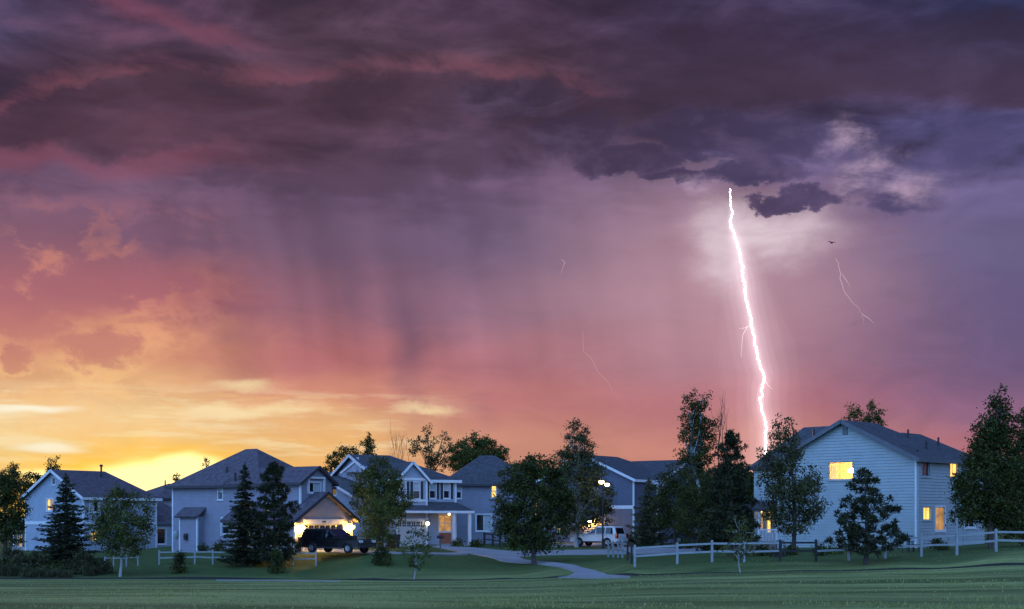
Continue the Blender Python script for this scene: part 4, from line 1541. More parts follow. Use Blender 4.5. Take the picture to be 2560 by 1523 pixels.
def spruce(name, label, px, base_py, top_py, D, half, leaf='spruce', group=None, dens=1.0, skirt=0.08, ragged=0.2, droop=0.25):
    base = at(px, base_py, D)
    base.z = gz(base.x, base.y) - 0.1
    H = (CAMZ - (top_py - HOR) / F * D) - base.z
    W = half * D / F * 1.28
    root = empty(name, tuple(base), 0, label, 'tree', group)
    t = MB().tube([(0, 0, 0), (0.03, 0, H * 0.5), (0, 0, H * 0.97)], [W * 0.07 + 0.05, W * 0.045 + 0.03, 0.012], 7)
    C, A = [], []
    lv = int(H / 0.30)
    for i in range(lv):
        f = i / lv
        z = H * (skirt + (1 - skirt) * f)
        rad = W * (1 - f) ** 0.82 * (0.86 + 0.14 * math.sin(i * 2.4)) + 0.05
        nb = max(6, int(15 * (1 - f * 0.5)))
        for b in range(nb):
            a = 2 * math.pi * (b / nb) + i * 0.77 + RS.uniform(-0.25, 0.25)
            L = rad * RS.uniform(1 - ragged * 1.5, 1 + ragged * 0.5)
            zz = z + RS.uniform(-0.12, 0.12)
            n = max(8, int(L * 40 * dens))
            q = RS.uniform(0.12, 1.0, n)
            wid = 0.30 * L * (1 - q * 0.75) + 0.05
            side = RS.uniform(-1, 1, n) * wid
            dx, dy = math.cos(a), math.sin(a)
            drop = -droop * L * q + 0.16 * L * q ** 3
            P = np.stack([dx * q * L - dy * side, dy * q * L + dx * side, zz + drop + RS.normal(size=n) * 0.04 - np.abs(side) * 0.25], 1)
            C.append(P)
            A.append(np.stack([np.full(n, dx) - dy * np.sign(side) * 0.6, np.full(n, dy) + dx * np.sign(side) * 0.6, np.full(n, -0.15)], 1))
            if b % 2 == 0:
                t.tube([(0, 0, zz), (dx * L * 0.5, dy * L * 0.5, zz - droop * L * 0.5), (dx * L * 0.85, dy * L * 0.85, zz - droop * L * 0.7)], [0.025, 0.015, 0.006], 4, False)
    n = 26
    C.append(np.stack([RS.normal(size=n) * 0.04, RS.normal(size=n) * 0.04, RS.uniform(H * 0.93, H, n)], 1))
    A.append(np.tile(np.array([[0, 0, 1.0]]), (n, 1)))
    leaf_object('crown', np.concatenate(C), 0.24, LEAF[leaf], root, 3.2, np.concatenate(A))
    t.build('trunk', BARK, root)
    return root


def pine(name, label, px, base_py, top_py, D, half, leaf='spruce', group=None, tufts=2.2, seed=0, shape=0.75, low=0.16):
    base = at(px, base_py, D)
    base.z = gz(base.x, base.y) - 0.1
    H = (CAMZ - (top_py - HOR) / F * D) - base.z
    W = half * D / F
    root = empty(name, tuple(base), 0, label, 'tree', group)
    t = MB().tube([(0, 0, 0), (0.05, 0.02, H * 0.4), (-0.04, 0, H * 0.75), (0, 0, H * 0.96)], [0.14, 0.10, 0.05, 0.015], 8)
    C, A = [], []
    lv = max(6, int(H / 0.5))
    for i in range(lv):
        f = i / (lv - 1)
        z = H * (low + (0.97 - low) * f)
        rad = W * min(1.0, (1 - f) ** shape * 1.05 + 0.04)
        nb = max(4, int(6 * (1 - f) + 3))
        for b in range(nb):
            a = 2 * math.pi * b / nb + i * 1.1 + RS.uniform(-0.4, 0.4)
            L = rad * RS.uniform(0.55, 1.08)
            dx, dy = math.cos(a), math.sin(a)
            e = Vector((dx * L, dy * L, z + L * RS.uniform(0.15, 0.5)))
            t.tube([(0, 0, z), (dx * L * 0.6, dy * L * 0.6, z + L * 0.08), tuple(e)], [0.035 * (1 - f) + 0.012, 0.018, 0.008], 4, False)
            for k in range(int(tufts + L * 1.3)):
                q = RS.uniform(0.45, 1.0) if k else 1.0
                c = np.array([dx * L * q + RS.normal() * 0.14, dy * L * q + RS.normal() * 0.14, z + (e.z - z) * q ** 1.6 + RS.normal() * 0.08])
                n = 34
                v = RS.normal(size=(n, 3))
                v[:, 2] = v[:, 2] * 0.8 + 0.35
                v /= np.linalg.norm(v, axis=1)[:, None]
                C.append(c + v * 0.17 * RS.uniform(0.6, 1.25, n)[:, None])
                A.append(v)
    leaf_object('crown', np.concatenate(C), 0.26, LEAF[leaf], root, 4.2, np.concatenate(A))
    t.build('trunk', BARK, root)
    return root


def bare(name, label, px, base_py, top_py, D, spread, n=7, group=None, bark=None, cat='tree'):
    base = at(px, base_py, D)
    base.z = gz(base.x, base.y) - 0.1
    H = (CAMZ - (top_py - HOR) / F * D) - base.z
    W = spread * D / F
    root = empty(name, tuple(base), 0, label, cat, group)
    t = MB()
    t.tube([(0, 0, 0), (0.08, 0, H * 0.4), (0, 0, H * 0.7)], [0.10, 0.06, 0.03], 6)
    t.build('trunk', bark or BARK, root)
    t = MB()
    for k in range(n):
        f = RS.uniform(0.35, 0.7)
        st = Vector((0.06, 0, H * f))
        e = Vector((RS.uniform(-1, 1) * W, RS.uniform(-1, 1) * W, H * RS.uniform(0.78, 1.0)))
        p = limb(t, st, e, 0.028, 0.008, 0.2, 5)
        for j in range(5):
            s0 = p[RS.randint(2, 6)]
            limb(t, s0, s0 + Vector((RS.normal() * W * 0.35, RS.normal() * W * 0.35, H * RS.uniform(0.04, 0.16))), 0.011, 0.004, 0.1, 3)
    o = t.build('bare_branches', bark or BARK, root)
    o['kind'] = 'stuff'
    return root


def shrub(name, label, px, base_py, D, hw, h, leaf='scrub', group=None, dens=1.0, cat='shrub', size=0.15, cone=False):
    base = at(px, base_py, D)
    base.z = gz(base.x, base.y) - 0.05
    s = D / F
    W, H = hw * s, h * s
    root = empty(name, tuple(base), 0, label, cat, group)
    nc = max(10, int(60 * dens * (W * H) ** 0.8))
    C = []
    t = MB()
    for k in range(nc):
        z = H * RS.uniform(0.06, 1.0) ** 0.8
        f = z / H
        prof = (1 - f) ** 0.55 * (0.55 + 0.6 * min(1, f * 4)) if cone else math.sqrt(max(0.02, 1 - (f * 1.0 - 0.25) ** 2 / 0.62))
        a = RS.uniform(0, 2 * math.pi)
        r = W * prof * RS.uniform(0.35, 1.0) ** 0.6
        c = np.array([math.cos(a) * r, math.sin(a) * r, z])
        C.append(c + RS.normal(size=(22, 3)) * 0.14)
        if k % 4 == 0:
            t.tube([(0, 0, 0), (c[0] * 0.5, c[1] * 0.5, z * 0.45), tuple(c)], [0.02, 0.014, 0.006], 4, False)
    leaf_object('foliage', np.concatenate(C), size, LEAF[leaf], root)
    o = t.build('stems', BARK, root)
    o['kind'] = 'stuff'
    return root


# front row -------------------------------------------------------------
spruce('spruce_tree', 'tall dark spruce in front of the far-left house', 165, 1412, 1183, 101, 76, ragged=0.28)
broad('young_tree', 'round young tree with pale trunk left of the white rail fence', 301, 1447, 89,
      [(300, 1255, 34, 30), (262, 1282, 30, 28), (342, 1275, 30, 34), (300, 1305, 50, 40), (265, 1330, 36, 36), (340, 1330, 38, 40), (305, 1365, 46, 26)], 'mid', 0.9, 0.19, PALEBARK, 0.10)
spruce('spruce_tree', 'dark spruce beside the hip-roofed house, left of its blue-grey neighbour', 612, 1408, 1158, 94, 62, ragged=0.3)
pine('bushy_conifer', 'dense dark bushy conifer touching the spruce by the garage', 684, 1404, 1158, 93, 66, 'spruce', None, 4.2, 0, 0.5, 0.06)
broad('leafy_tree', 'dark leafy tree in front of the shuttered house garage', 948, 1378, 104,
      [(945, 1172, 30, 24), (918, 1200, 34, 30), (975, 1205, 36, 34), (945, 1235, 52, 34), (985, 1255, 34, 40), (905, 1250, 24, 30), (960, 1285, 44, 30)], 'mid', 0.95, 0.2, None, 0.13)
broad('leafy_tree', 'lighter green tree standing before the dark tree by the black car', 955, 1384, 97,
      [(945, 1255, 24, 22), (935, 1285, 34, 26), (965, 1300, 32, 30), (935, 1325, 34, 26), (955, 1350, 26, 20)], 'light', 0.95, 0.18, None, 0.10)
broad('sapling', 'thin sapling with pale trunk alone on the meadow edge', 1036, 1457, 84,
      [(1030, 1335, 16, 22), (1058, 1345, 14, 22), (1022, 1372, 20, 18), (1048, 1378, 24, 18), (1036, 1402, 24, 16), (1066, 1372, 12, 10), (1036, 1420, 16, 9)], 'mid', 0.9, 0.16, PALEBARK, 0.055, clump=0.3)
broad('big_tree', 'broad dark tree with grey trunk at the centre of the lawn', 1335, 1412, 92,
      [(1340, 1160, 22, 24), (1372, 1175, 22, 24), (1300, 1195, 44, 34), (1355, 1210, 52, 44), (1398, 1215, 28, 40), (1288, 1245, 44, 40), (1345, 1265, 66, 44), (1400, 1275, 34, 40),
       (1262, 1300, 30, 34), (1310, 1320, 50, 40), (1370, 1325, 46, 40), (1270, 1335, 26, 26), (1335, 1360, 44, 24)], 'dark', 1.0, 0.21, BARK, 0.17)
broad('tall_tree', 'tall tree with pale trunk behind the broad dark tree, beside the street lamp', 1443, 1362, 116,
      [(1437, 1080, 16, 26), (1460, 1088, 14, 22), (1432, 1120, 26, 30), (1462, 1128, 22, 28), (1445, 1165, 44, 34), (1408, 1150, 22, 26), (1480, 1185, 34, 36), (1430, 1215, 46, 40),
       (1490, 1240, 36, 44), (1455, 1270, 48, 40), (1505, 1280, 26, 34), (1430, 1310, 34, 24)], 'grey', 0.95, 0.2, PALEBARK, 0.16)
spruce('blue_spruce', 'round-bodied blue spruce left of the white porch post', 1622, 1358, 1196, 116, 60, 'blue', None, 1.0, 0.03, 0.2, 0.18)
broad('leafy_tree', 'dark leafy tree right of the blue spruce in front of the white gable', 1684, 1358, 113,
      [(1690, 1185, 26, 26), (1665, 1215, 30, 30), (1715, 1220, 30, 30), (1690, 1255, 46, 36), (1655, 1280, 34, 34), (1725, 1285, 36, 34), (1695, 1310, 42, 24)], 'dark', 0.95, 0.19, None, 0.12)
broad('tall_birch', 'tallest tree with a pale slanting trunk and dead twigs, left of the lightning', 1778, 1385, 104,
      [(1728, 1000, 18, 18), (1758, 1000, 14, 16), (1722, 1030, 22, 24), (1752, 1032, 20, 24), (1738, 1065, 34, 28), (1765, 1075, 22, 28), (1728, 1095, 28, 24), (1760, 1110, 30, 26), (1742, 1140, 44, 26), (1725, 1165, 34, 22)],
      'dark', 0.95, 0.19, PALEBARK, 0.20, lean=-0.16)
bare('bare_tree', 'leafless pale-twigged tree just right of the tall birch', 1795, 1380, 1003, 107, 22, 9, None, BARK)
pine('dark_pine', 'dark bushy pine below the tall birch', 1826, 1410, 1082, 82, 72, 'spruce', None, 3.4, 0, 0.55, 0.12)
broad('leafy_tree', 'dark undergrown tree filling the gap below the tall birch', 1745, 1372, 99,
      [(1745, 1225, 40, 40), (1725, 1270, 40, 40), (1775, 1270, 40, 44), (1745, 1320, 46, 30), (1790, 1320, 36, 30)], 'dark', 0.9, 0.19, None, 0.11)
broad('sapling', 'small dark green sapling in front of the pine on the right lawn', 1850, 1446, 67.5,
      [(1848, 1300, 16, 22), (1832, 1330, 22, 20), (1866, 1332, 20, 20), (1850, 1358, 30, 20), (1828, 1375, 20, 14), (1870, 1378, 20, 14), (1850, 1392, 22, 10)], 'mid', 1.0, 0.13, PALEBARK, 0.045, clump=0.26)
broad('big_tree', 'tall grey-green tree at the left corner of the pale-sided house', 1985, 1370, 84,
      [(1947, 1060, 12, 26), (1980, 1068, 12, 24), (1950, 1100, 24, 28), (1978, 1108, 22, 26), (1915, 1140, 22, 24), (1960, 1150, 46, 34), (1928, 1190, 34, 34), (1990, 1200, 44, 40), (1958, 1245, 56, 44),
       (2030, 1190, 20, 26), (2015, 1250, 34, 40), (2030, 1285, 28, 26), (1985, 1300, 46, 30), (1935, 1290, 30, 24)], 'grey', 0.95, 0.18, None, 0.15)
pine('pine_tree', 'small tufted pine in front of the pale-sided house', 2165, 1410, 1178, 69, 96, 'spruce', None, 2.4, 0, 0.66, 0.14)
broad('big_tree', 'large dark pointed tree at the right edge beside the white fence', 2478, 1362, 76,
      [(2500, 995, 14, 24), (2498, 1030, 26, 28), (2470, 1065, 30, 30), (2515, 1070, 30, 32), (2480, 1110, 48, 34), (2450, 1150, 46, 34), (2510, 1150, 46, 40), (2470, 1200, 60, 44), (2420, 1225, 36, 32),
       (2520, 1220, 40, 44), (2480, 1270, 60, 36), (2430, 1275, 40, 26), (2520, 1300, 50, 34)], 'dark', 1.5, 0.19, None, 0.19)
broad('big_tree', 'dark tree half cut off by the right edge of the view', 2570, 1358, 79,
      [(2560, 1045, 18, 26), (2575, 1090, 36, 40), (2560, 1150, 40, 40), (2585, 1210, 50, 50), (2560, 1270, 40, 50), (2590, 1310, 50, 40)], 'dark', 1.4, 0.2, None, 0.18)
broad('big_tree', 'dark tree mass at the left edge of the view', 12, 1392, 114,
      [(20, 1225, 34, 34), (-15, 1230, 40, 40), (38, 1265, 26, 34), (0, 1280, 50, 40), (25, 1320, 32, 34), (-25, 1330, 40, 40), (20, 1200, 20, 20)], 'dark', 1.0, 0.2, None, 0.2)

# beyond the houses -------------------------------------------------------
BG = 'trees showing over the roofs'
broad('distant_tree', 'dark tree top at the far left against the glowing horizon', 30, 1370, 150, [(28, 1192, 24, 26), (50, 1210, 24, 20), (5, 1205, 24, 22)], 'dark', 0.7, 0.24, None, 0.16, group=BG)
broad('distant_tree', 'ragged low tree left of the far-left gable', 92, 1370, 150, [(85, 1212, 24, 24), (110, 1196, 16, 18), (72, 1226, 22, 18)], 'dark', 0.6, 0.24, None, 0.14, group=BG)
broad('distant_tree', 'small tuft of tree rising behind the far-left gable', 133, 1370, 150, [(128, 1165, 10, 16), (140, 1160, 8, 16), (122, 1190, 14, 16), (136, 1185, 14, 18)], 'dark', 0.7, 0.22, None, 0.12, group=BG)
broad('distant_tree', 'small pointed treetop left of the hip roof ridge', 515, 1366, 150, [(514, 1158, 6, 11), (514, 1178, 11, 14), (506, 1196, 12, 14)], 'dark', 0.8, 0.22, None, 0.1, group=BG)
broad('distant_tree', 'tiny treetop at the left foot of the hip roof', 442, 1366, 150, [(442, 1194, 6, 9), (443, 1210, 9, 10)], 'dark', 0.8, 0.22, None, 0.1, group=BG)
broad('distant_tree', 'spreading dark tree left of the shuttered house ridge', 850, 1362, 142, [(835, 1150, 18, 20), (858, 1130, 16, 14), (880, 1140, 18, 16), (825, 1172, 16, 16), (860, 1165, 30, 24)], 'dark', 0.7, 0.23, None, 0.14, group=BG)
broad('distant_tree', 'slim pointed tree over the shuttered house roof', 922, 1362, 142, [(922, 1095, 7, 12), (914, 1112, 12, 12), (930, 1110, 11, 14), (920, 1135, 18, 18)], 'dark', 0.9, 0.22, None, 0.11, group=BG)
bare('bare_tree', 'bare twiggy tree over the shuttered house ridge', 996, 1360, 1073, 142, 20, 9, BG)
broad('distant_tree', 'open airy tree behind the shuttered house hip', 1072, 1360, 142, [(1066, 1078, 10, 12), (1040, 1095, 16, 12), (1075, 1105, 18, 16), (1108, 1095, 14, 12), (1045, 1122, 20, 18), (1085, 1135, 26, 22), (1115, 1125, 16, 18), (1100, 1160, 28, 20)],
      'grey', 0.5, 0.22, None, 0.15, group=BG, clump=0.36)
broad('distant_tree', 'dense rounded tree above the grey hip roof', 1198, 1356, 142, [(1198, 1098, 16, 14), (1175, 1115, 24, 18), (1215, 1112, 24, 20), (1148, 1130, 20, 18), (1195, 1140, 50, 24), (1255, 1135, 14, 20), (1240, 1150, 24, 22), (1150, 1155, 30, 20)],
      'mid', 1.0, 0.24, None, 0.18, group=BG)
broad('distant_tree', 'low distant treetops right of the navy house hip', 1622, 1358, 160, [(1612, 1172, 14, 8), (1632, 1170, 16, 9), (1650, 1174, 12, 8)], 'dark', 1.0, 0.25, None, 0.1, group=BG)
broad('distant_tree', 'left of two treetops above the pale-sided house roof', 2132, 1356, 122, [(2128, 1028, 10, 16), (2140, 1030, 10, 16), (2132, 1055, 18, 18)], 'mid', 0.9, 0.2, None, 0.12, group=BG)
broad('distant_tree', 'right and taller of two treetops above the pale-sided house roof', 2180, 1356, 122, [(2176, 1012, 9, 16), (2168, 1035, 14, 16), (2190, 1032, 14, 16), (2200, 1048, 12, 12), (2180, 1060, 26, 16)], 'mid', 0.9, 0.2, None, 0.12, group=BG)
broad('distant_tree', 'dark tree behind the broad central tree, over the grey house roof end', 1290, 1360, 150, [(1290, 1180, 40, 24), (1330, 1170, 30, 24), (1310, 1210, 60, 40)], 'dark', 0.8, 0.25, None, 0.15, group=BG)
broad('distant_tree', 'dark tree between the navy house and the porch', 1850, 1360, 140, [(1850, 1205, 50, 36), (1800, 1230, 50, 50), (1885, 1215, 34, 30), (1880, 1255, 44, 40), (1840, 1290, 60, 50)], 'dark', 1.3, 0.25, None, 0.15, group=BG)
broad('distant_tree', 'dark tree behind the right-edge trees', 2470, 1352, 115, [(2440, 1180, 40, 40), (2500, 1200, 50, 50), (2560, 1180, 50, 60), (2460, 1270, 60, 60), (2550, 1280, 60, 60)], 'dark', 0.8, 0.25, None, 0.15, group=BG)

# shrubs ------------------------------------------------------------------
shrub('clipped_conifer', 'small dark conical bush left of the broken white rails', 450, 1438, 90, 17, 50, 'dark', None, 1.6, 'shrub', 0.12, True)
shrub('clipped_conifer', 'small dark conical bush overlapping the white fence near the garage', 692, 1432, 90, 20, 56, 'dark', None, 1.6, 'shrub', 0.12, True)
shrub('clipped_conifer', 'small dark rounded bush below the lighter green tree', 957, 1414, 89, 21, 42, 'dark', None, 1.6, 'shrub', 0.12)
SB = 'wild shrubs on the left bank'
i = 0
for (px, by, hw, h, lab) in ((8, 1432, 34, 52, 'leftmost of the wild shrubs on the left bank'), (52, 1436, 34, 42, 'low grey-green shrub second from the left edge'),
                             (95, 1438, 36, 48, 'wild shrub below the left house porch corner'), (140, 1440, 34, 36, 'wild shrub in front of the tall spruce'),
                             (178, 1438, 28, 34, 'low shrub right of the tall spruce foot'), (205, 1434, 26, 46, 'upright greenish shrub between the spruce and the young tree'),
                             (238, 1432, 24, 40, 'pale leafed shrub left of the young tree'), (262, 1428, 18, 30, 'rightmost wild shrub beside the low white fence'),
                             (30, 1416, 40, 40, 'dark back-row shrub under the left-edge trees'), (85, 1418, 30, 36, 'dark back-row shrub before the left house wall')):
    shrub('wild_shrub', lab, px, by, 91 if by > 1420 else 99, hw * (0.8 + 0.35 * (i % 2)), h * (0.75 + 0.2 * (i % 3)), 'scrub' if i % 3 else 'dark', SB, 0.55, size=0.17)
    i += 1
for (px, by, D, hw, h, lab, lf) in ((1143, 1366, 112.5, 14, 16, 'rounded bush at the foot of the porch posts', 'mid'), (1192, 1366, 113, 15, 16, 'rounded bush beneath the white slider window', 'dark'),
                                    (510, 1380, 103.5, 12, 18, 'small bush at the foot of the hip-roofed house wall', 'dark'), (548, 1382, 103, 14, 24, 'bush left of the hip house spruce', 'mid'),
                                    (2050, 1382, 78, 12, 24, 'spindly plant by a fence post at the pale-sided house', 'dark'), (2085, 1378, 80, 22, 14, 'low plants along the pale-sided house wall', 'mid'),
                                    (2345, 1366, 82, 20, 26, 'dark bush by the glazed back door', 'dark'), (1580, 1362, 117, 16, 22, 'dark red-brown bush left of the blue spruce', 'dark'),
                                    (1905, 1378, 82, 16, 26, 'dark bush in front of the porch steps', 'dark'), (1975, 1378, 80, 14, 22, 'bush at the corner tree foot', 'dark'), (1720, 1368, 108, 26, 20, 'low hedge beside the parked dark car', 'dark'),
                                    (1780, 1374, 100, 30, 24, 'low bushes at the pine foot', 'dark'), (1945, 1380, 79, 18, 18, 'low shrub under the corner tree', 'scrub')):
    shrub('garden_bush', lab, px, by, D, hw, h, lf, 'garden bushes by the houses', 1.0)


def grass_tufts():
    """short blades breaking up the near meadow"""
    n = 26000
    y = 25 + 50 * RS.uniform(0, 1, n) ** 1.7
    x = RS.uniform(-0.40, 0.40, n) * y
    keep = RS.uniform(0, 1, n) < 0.12 + 0.88 * (np.sin(x * 0.9 + np.sin(y * 0.7) * 2) * np.sin(y * 0.5 + x * 0.13) > 0.25)
    x, y = x[keep], y[keep]
    z = np.array([gz(a, b) for a, b in zip(x, y)]) + 0.02
    C = np.stack([x, y, z], 1)
    up = np.tile(np.array([[0.0, 0.0, 1.0]]), (len(x), 1)) + RS.normal(size=(len(x), 3)) * 0.25
    o = leaf_object('grass_tufts', C, 0.085, leafmat('grass_blades', (0.22, 0.26, 0.08), (0.42, 0.45, 0.15), 0.35), None, 3.0, up)
    tag(o, 'uneven tufts of short grass across the near meadow', 'grass', None, 'stuff')


grass_tufts()


def tall_grass(px, by, hw, h, lab):
    D = hit(px, by).y
    b = onground(px, D)
    root = empty('tall_grass_clump', tuple(b), 0, lab, 'grass', 'tall grass clumps on the left bank')
    n = 420
    w, hh = hw * D / F, h * D / F
    a = RS.uniform(0, 2 * math.pi, n)
    r = w * RS.uniform(0, 1, n) ** 0.6
    L = hh * RS.uniform(0.5, 1.0, n)
    C = np.stack([np.cos(a) * r, np.sin(a) * r, L * 0.5], 1)
    up = np.stack([np.cos(a) * 0.25, np.sin(a) * 0.25, np.ones(n)], 1)
    leaf_object('blades', C, hh * 0.8, LEAF['scrub'], root, 14.0, up)['kind'] = 'stuff'
    t = MB()
    for k in range(9):
        q = Vector((math.cos(a[k]) * r[k], math.sin(a[k]) * r[k], 0))
        t.tube([tuple(q), tuple(q * 1.2 + Vector((0, 0, hh * 1.15)))], [0.012, 0.006], 4)
    t.build('seed_stalks', LEAF['scrub'], root)['kind'] = 'stuff'


for px, by, hw, h, lab in ((25, 1440, 24, 34, 'tall grass clump at the left edge of the meadow'), (72, 1443, 22, 28, 'tall grass clump in front of the left shrubs'),
                           (118, 1444, 22, 26, 'tall grass clump before the spruce'), (162, 1444, 20, 24, 'low tall-grass clump under the spruce branches'),
                           (224, 1440, 18, 30, 'tall grass clump nearest the young tree'), (250, 1436, 18, 26, 'thin tall-grass clump beside the low white rail')):
    tall_grass(px, by, hw, h, lab)

# -------------------------------------------------------------------- fences
WHITEF = mat('white_fence_paint', (0.27, 0.29, 0.30), 0.55, 0.08, 3)
DARKF = mat('dark_fence_tone', (0.03, 0.026, 0.026), 0.8, 0.2, 4)


def fence(name, label, pts, h=1.1, rails=(0.95, 0.5), m=None, dark=(), pw=0.12, rh=0.105, skip=()):
    """post-and-rail fence; pts = (photo column, distance) of the posts"""
    P = [onground(px, D) for px, D in pts]
    root = empty(name, tuple(P[0]), 0, label, 'fence')
    o = P[0]
    for i, p in enumerate(P):
        q = p - o
        mm = m if i not in dark else DARKF
        t = MB().box(q.x - pw / 2, q.x + pw / 2, q.y - pw / 2, q.y + pw / 2, q.z - 0.3, q.z + h)
        b = pw / 2 + 0.015
        t.hexa([(q.x - b, q.y - b, q.z + h), (q.x + b, q.y - b, q.z + h), (q.x + b, q.y + b, q.z + h), (q.x - b, q.y + b, q.z + h)],
               [(q.x - 0.02, q.y - 0.02, q.z + h + 0.06), (q.x + 0.02, q.y - 0.02, q.z + h + 0.06), (q.x + 0.02, q.y + 0.02, q.z + h + 0.06), (q.x - 0.02, q.y + 0.02, q.z + h + 0.06)])
        t.build('post', mm, root)
    for i in range(len(P) - 1):
        if i in skip: continue
        a, b = P[i] - o, P[i + 1] - o
        d = (b - a).normalized()
        for r in rails:
            w = random.Random(i * 7 + int(r * 100)).uniform(-0.03, 0.03)
            MB().beam(a + d * pw * 0.5 + Vector((0, -0.02, r + w)), b - d * pw * 0.5 + Vector((0, -0.02, r - w * 0.5)), 0.05, rh).build('rail', DARKF if i in dark and i + 1 in dark else m, root)
    return root


fence('rail_fence', 'long white post-and-rail fence crossing the right lawn', [(1587, 74), (1693, 73.5), (1780, 73), (1860, 72.6), (1950, 72.3), (2040, 72), (2122, 71.7), (2213, 71.4), (2303, 71), (2392, 70.2), (2490, 69), (2600, 67.6)],
      1.1, (0.98, 0.55), WHITEF, (4, 5))  # two middle posts and the rail between them get the darker colour
fence('rail_fence', 'short fence return stepping back beside the white car', [(1579, 79), (1569, 87), (1556, 94), (1545, 95), (1533, 96), (1521, 97)], 1.15, (1.0, 0.5), WHITEF, (0, 1))
fence('rail_fence', 'white two-rail fence on the bank below the hip-roofed house', [(398, 96), (445, 95.6), (487, 95.2), (532, 95), (580, 94.6), (628, 94.2), (680, 93.8), (733, 93.5), (790, 93.2)], 0.98, (0.86, 0.48), WHITEF, pw=0.10, rh=0.10)
fence('rail_fence', 'low white rail behind the young tree trunk', [(262, 95.5), (284, 95.5), (316, 95.7), (345, 96)], 0.75, (0.62,), WHITEF, pw=0.09, rh=0.09)
fence('dark_fence', 'dark stained rail fence beneath the white slider window', [(1211, 117.5), (1232, 117), (1250, 116.6)], 1.05, (0.98, 0.5), DARKF, pw=0.2)


# ------------------------------------------------------------------ vehicles
TYRE = mat('black_tyre_rubber', (0.012, 0.012, 0.013), 0.85, 0.1, 5)
RIM = mat('alloy_rim', (0.42, 0.43, 0.45), 0.3, 0.05, 5, metal=0.8)
CGLASS = mat('tinted_car_glass', (0.008, 0.009, 0.012), 0.05, 0.1, 2, spec=0.7)
REDLAMP = mat('red_tail_lamp', (0.35, 0.012, 0.01), 0.2, 0.1, 3, coat=0.6)
HEADLAMP = mat('clear_head_lamp', (0.55, 0.58, 0.60), 0.15, 0.1, 3, coat=0.8)
BUMPER = mat('dark_bumper_plastic', (0.03, 0.03, 0.032), 0.6, 0.1, 4)


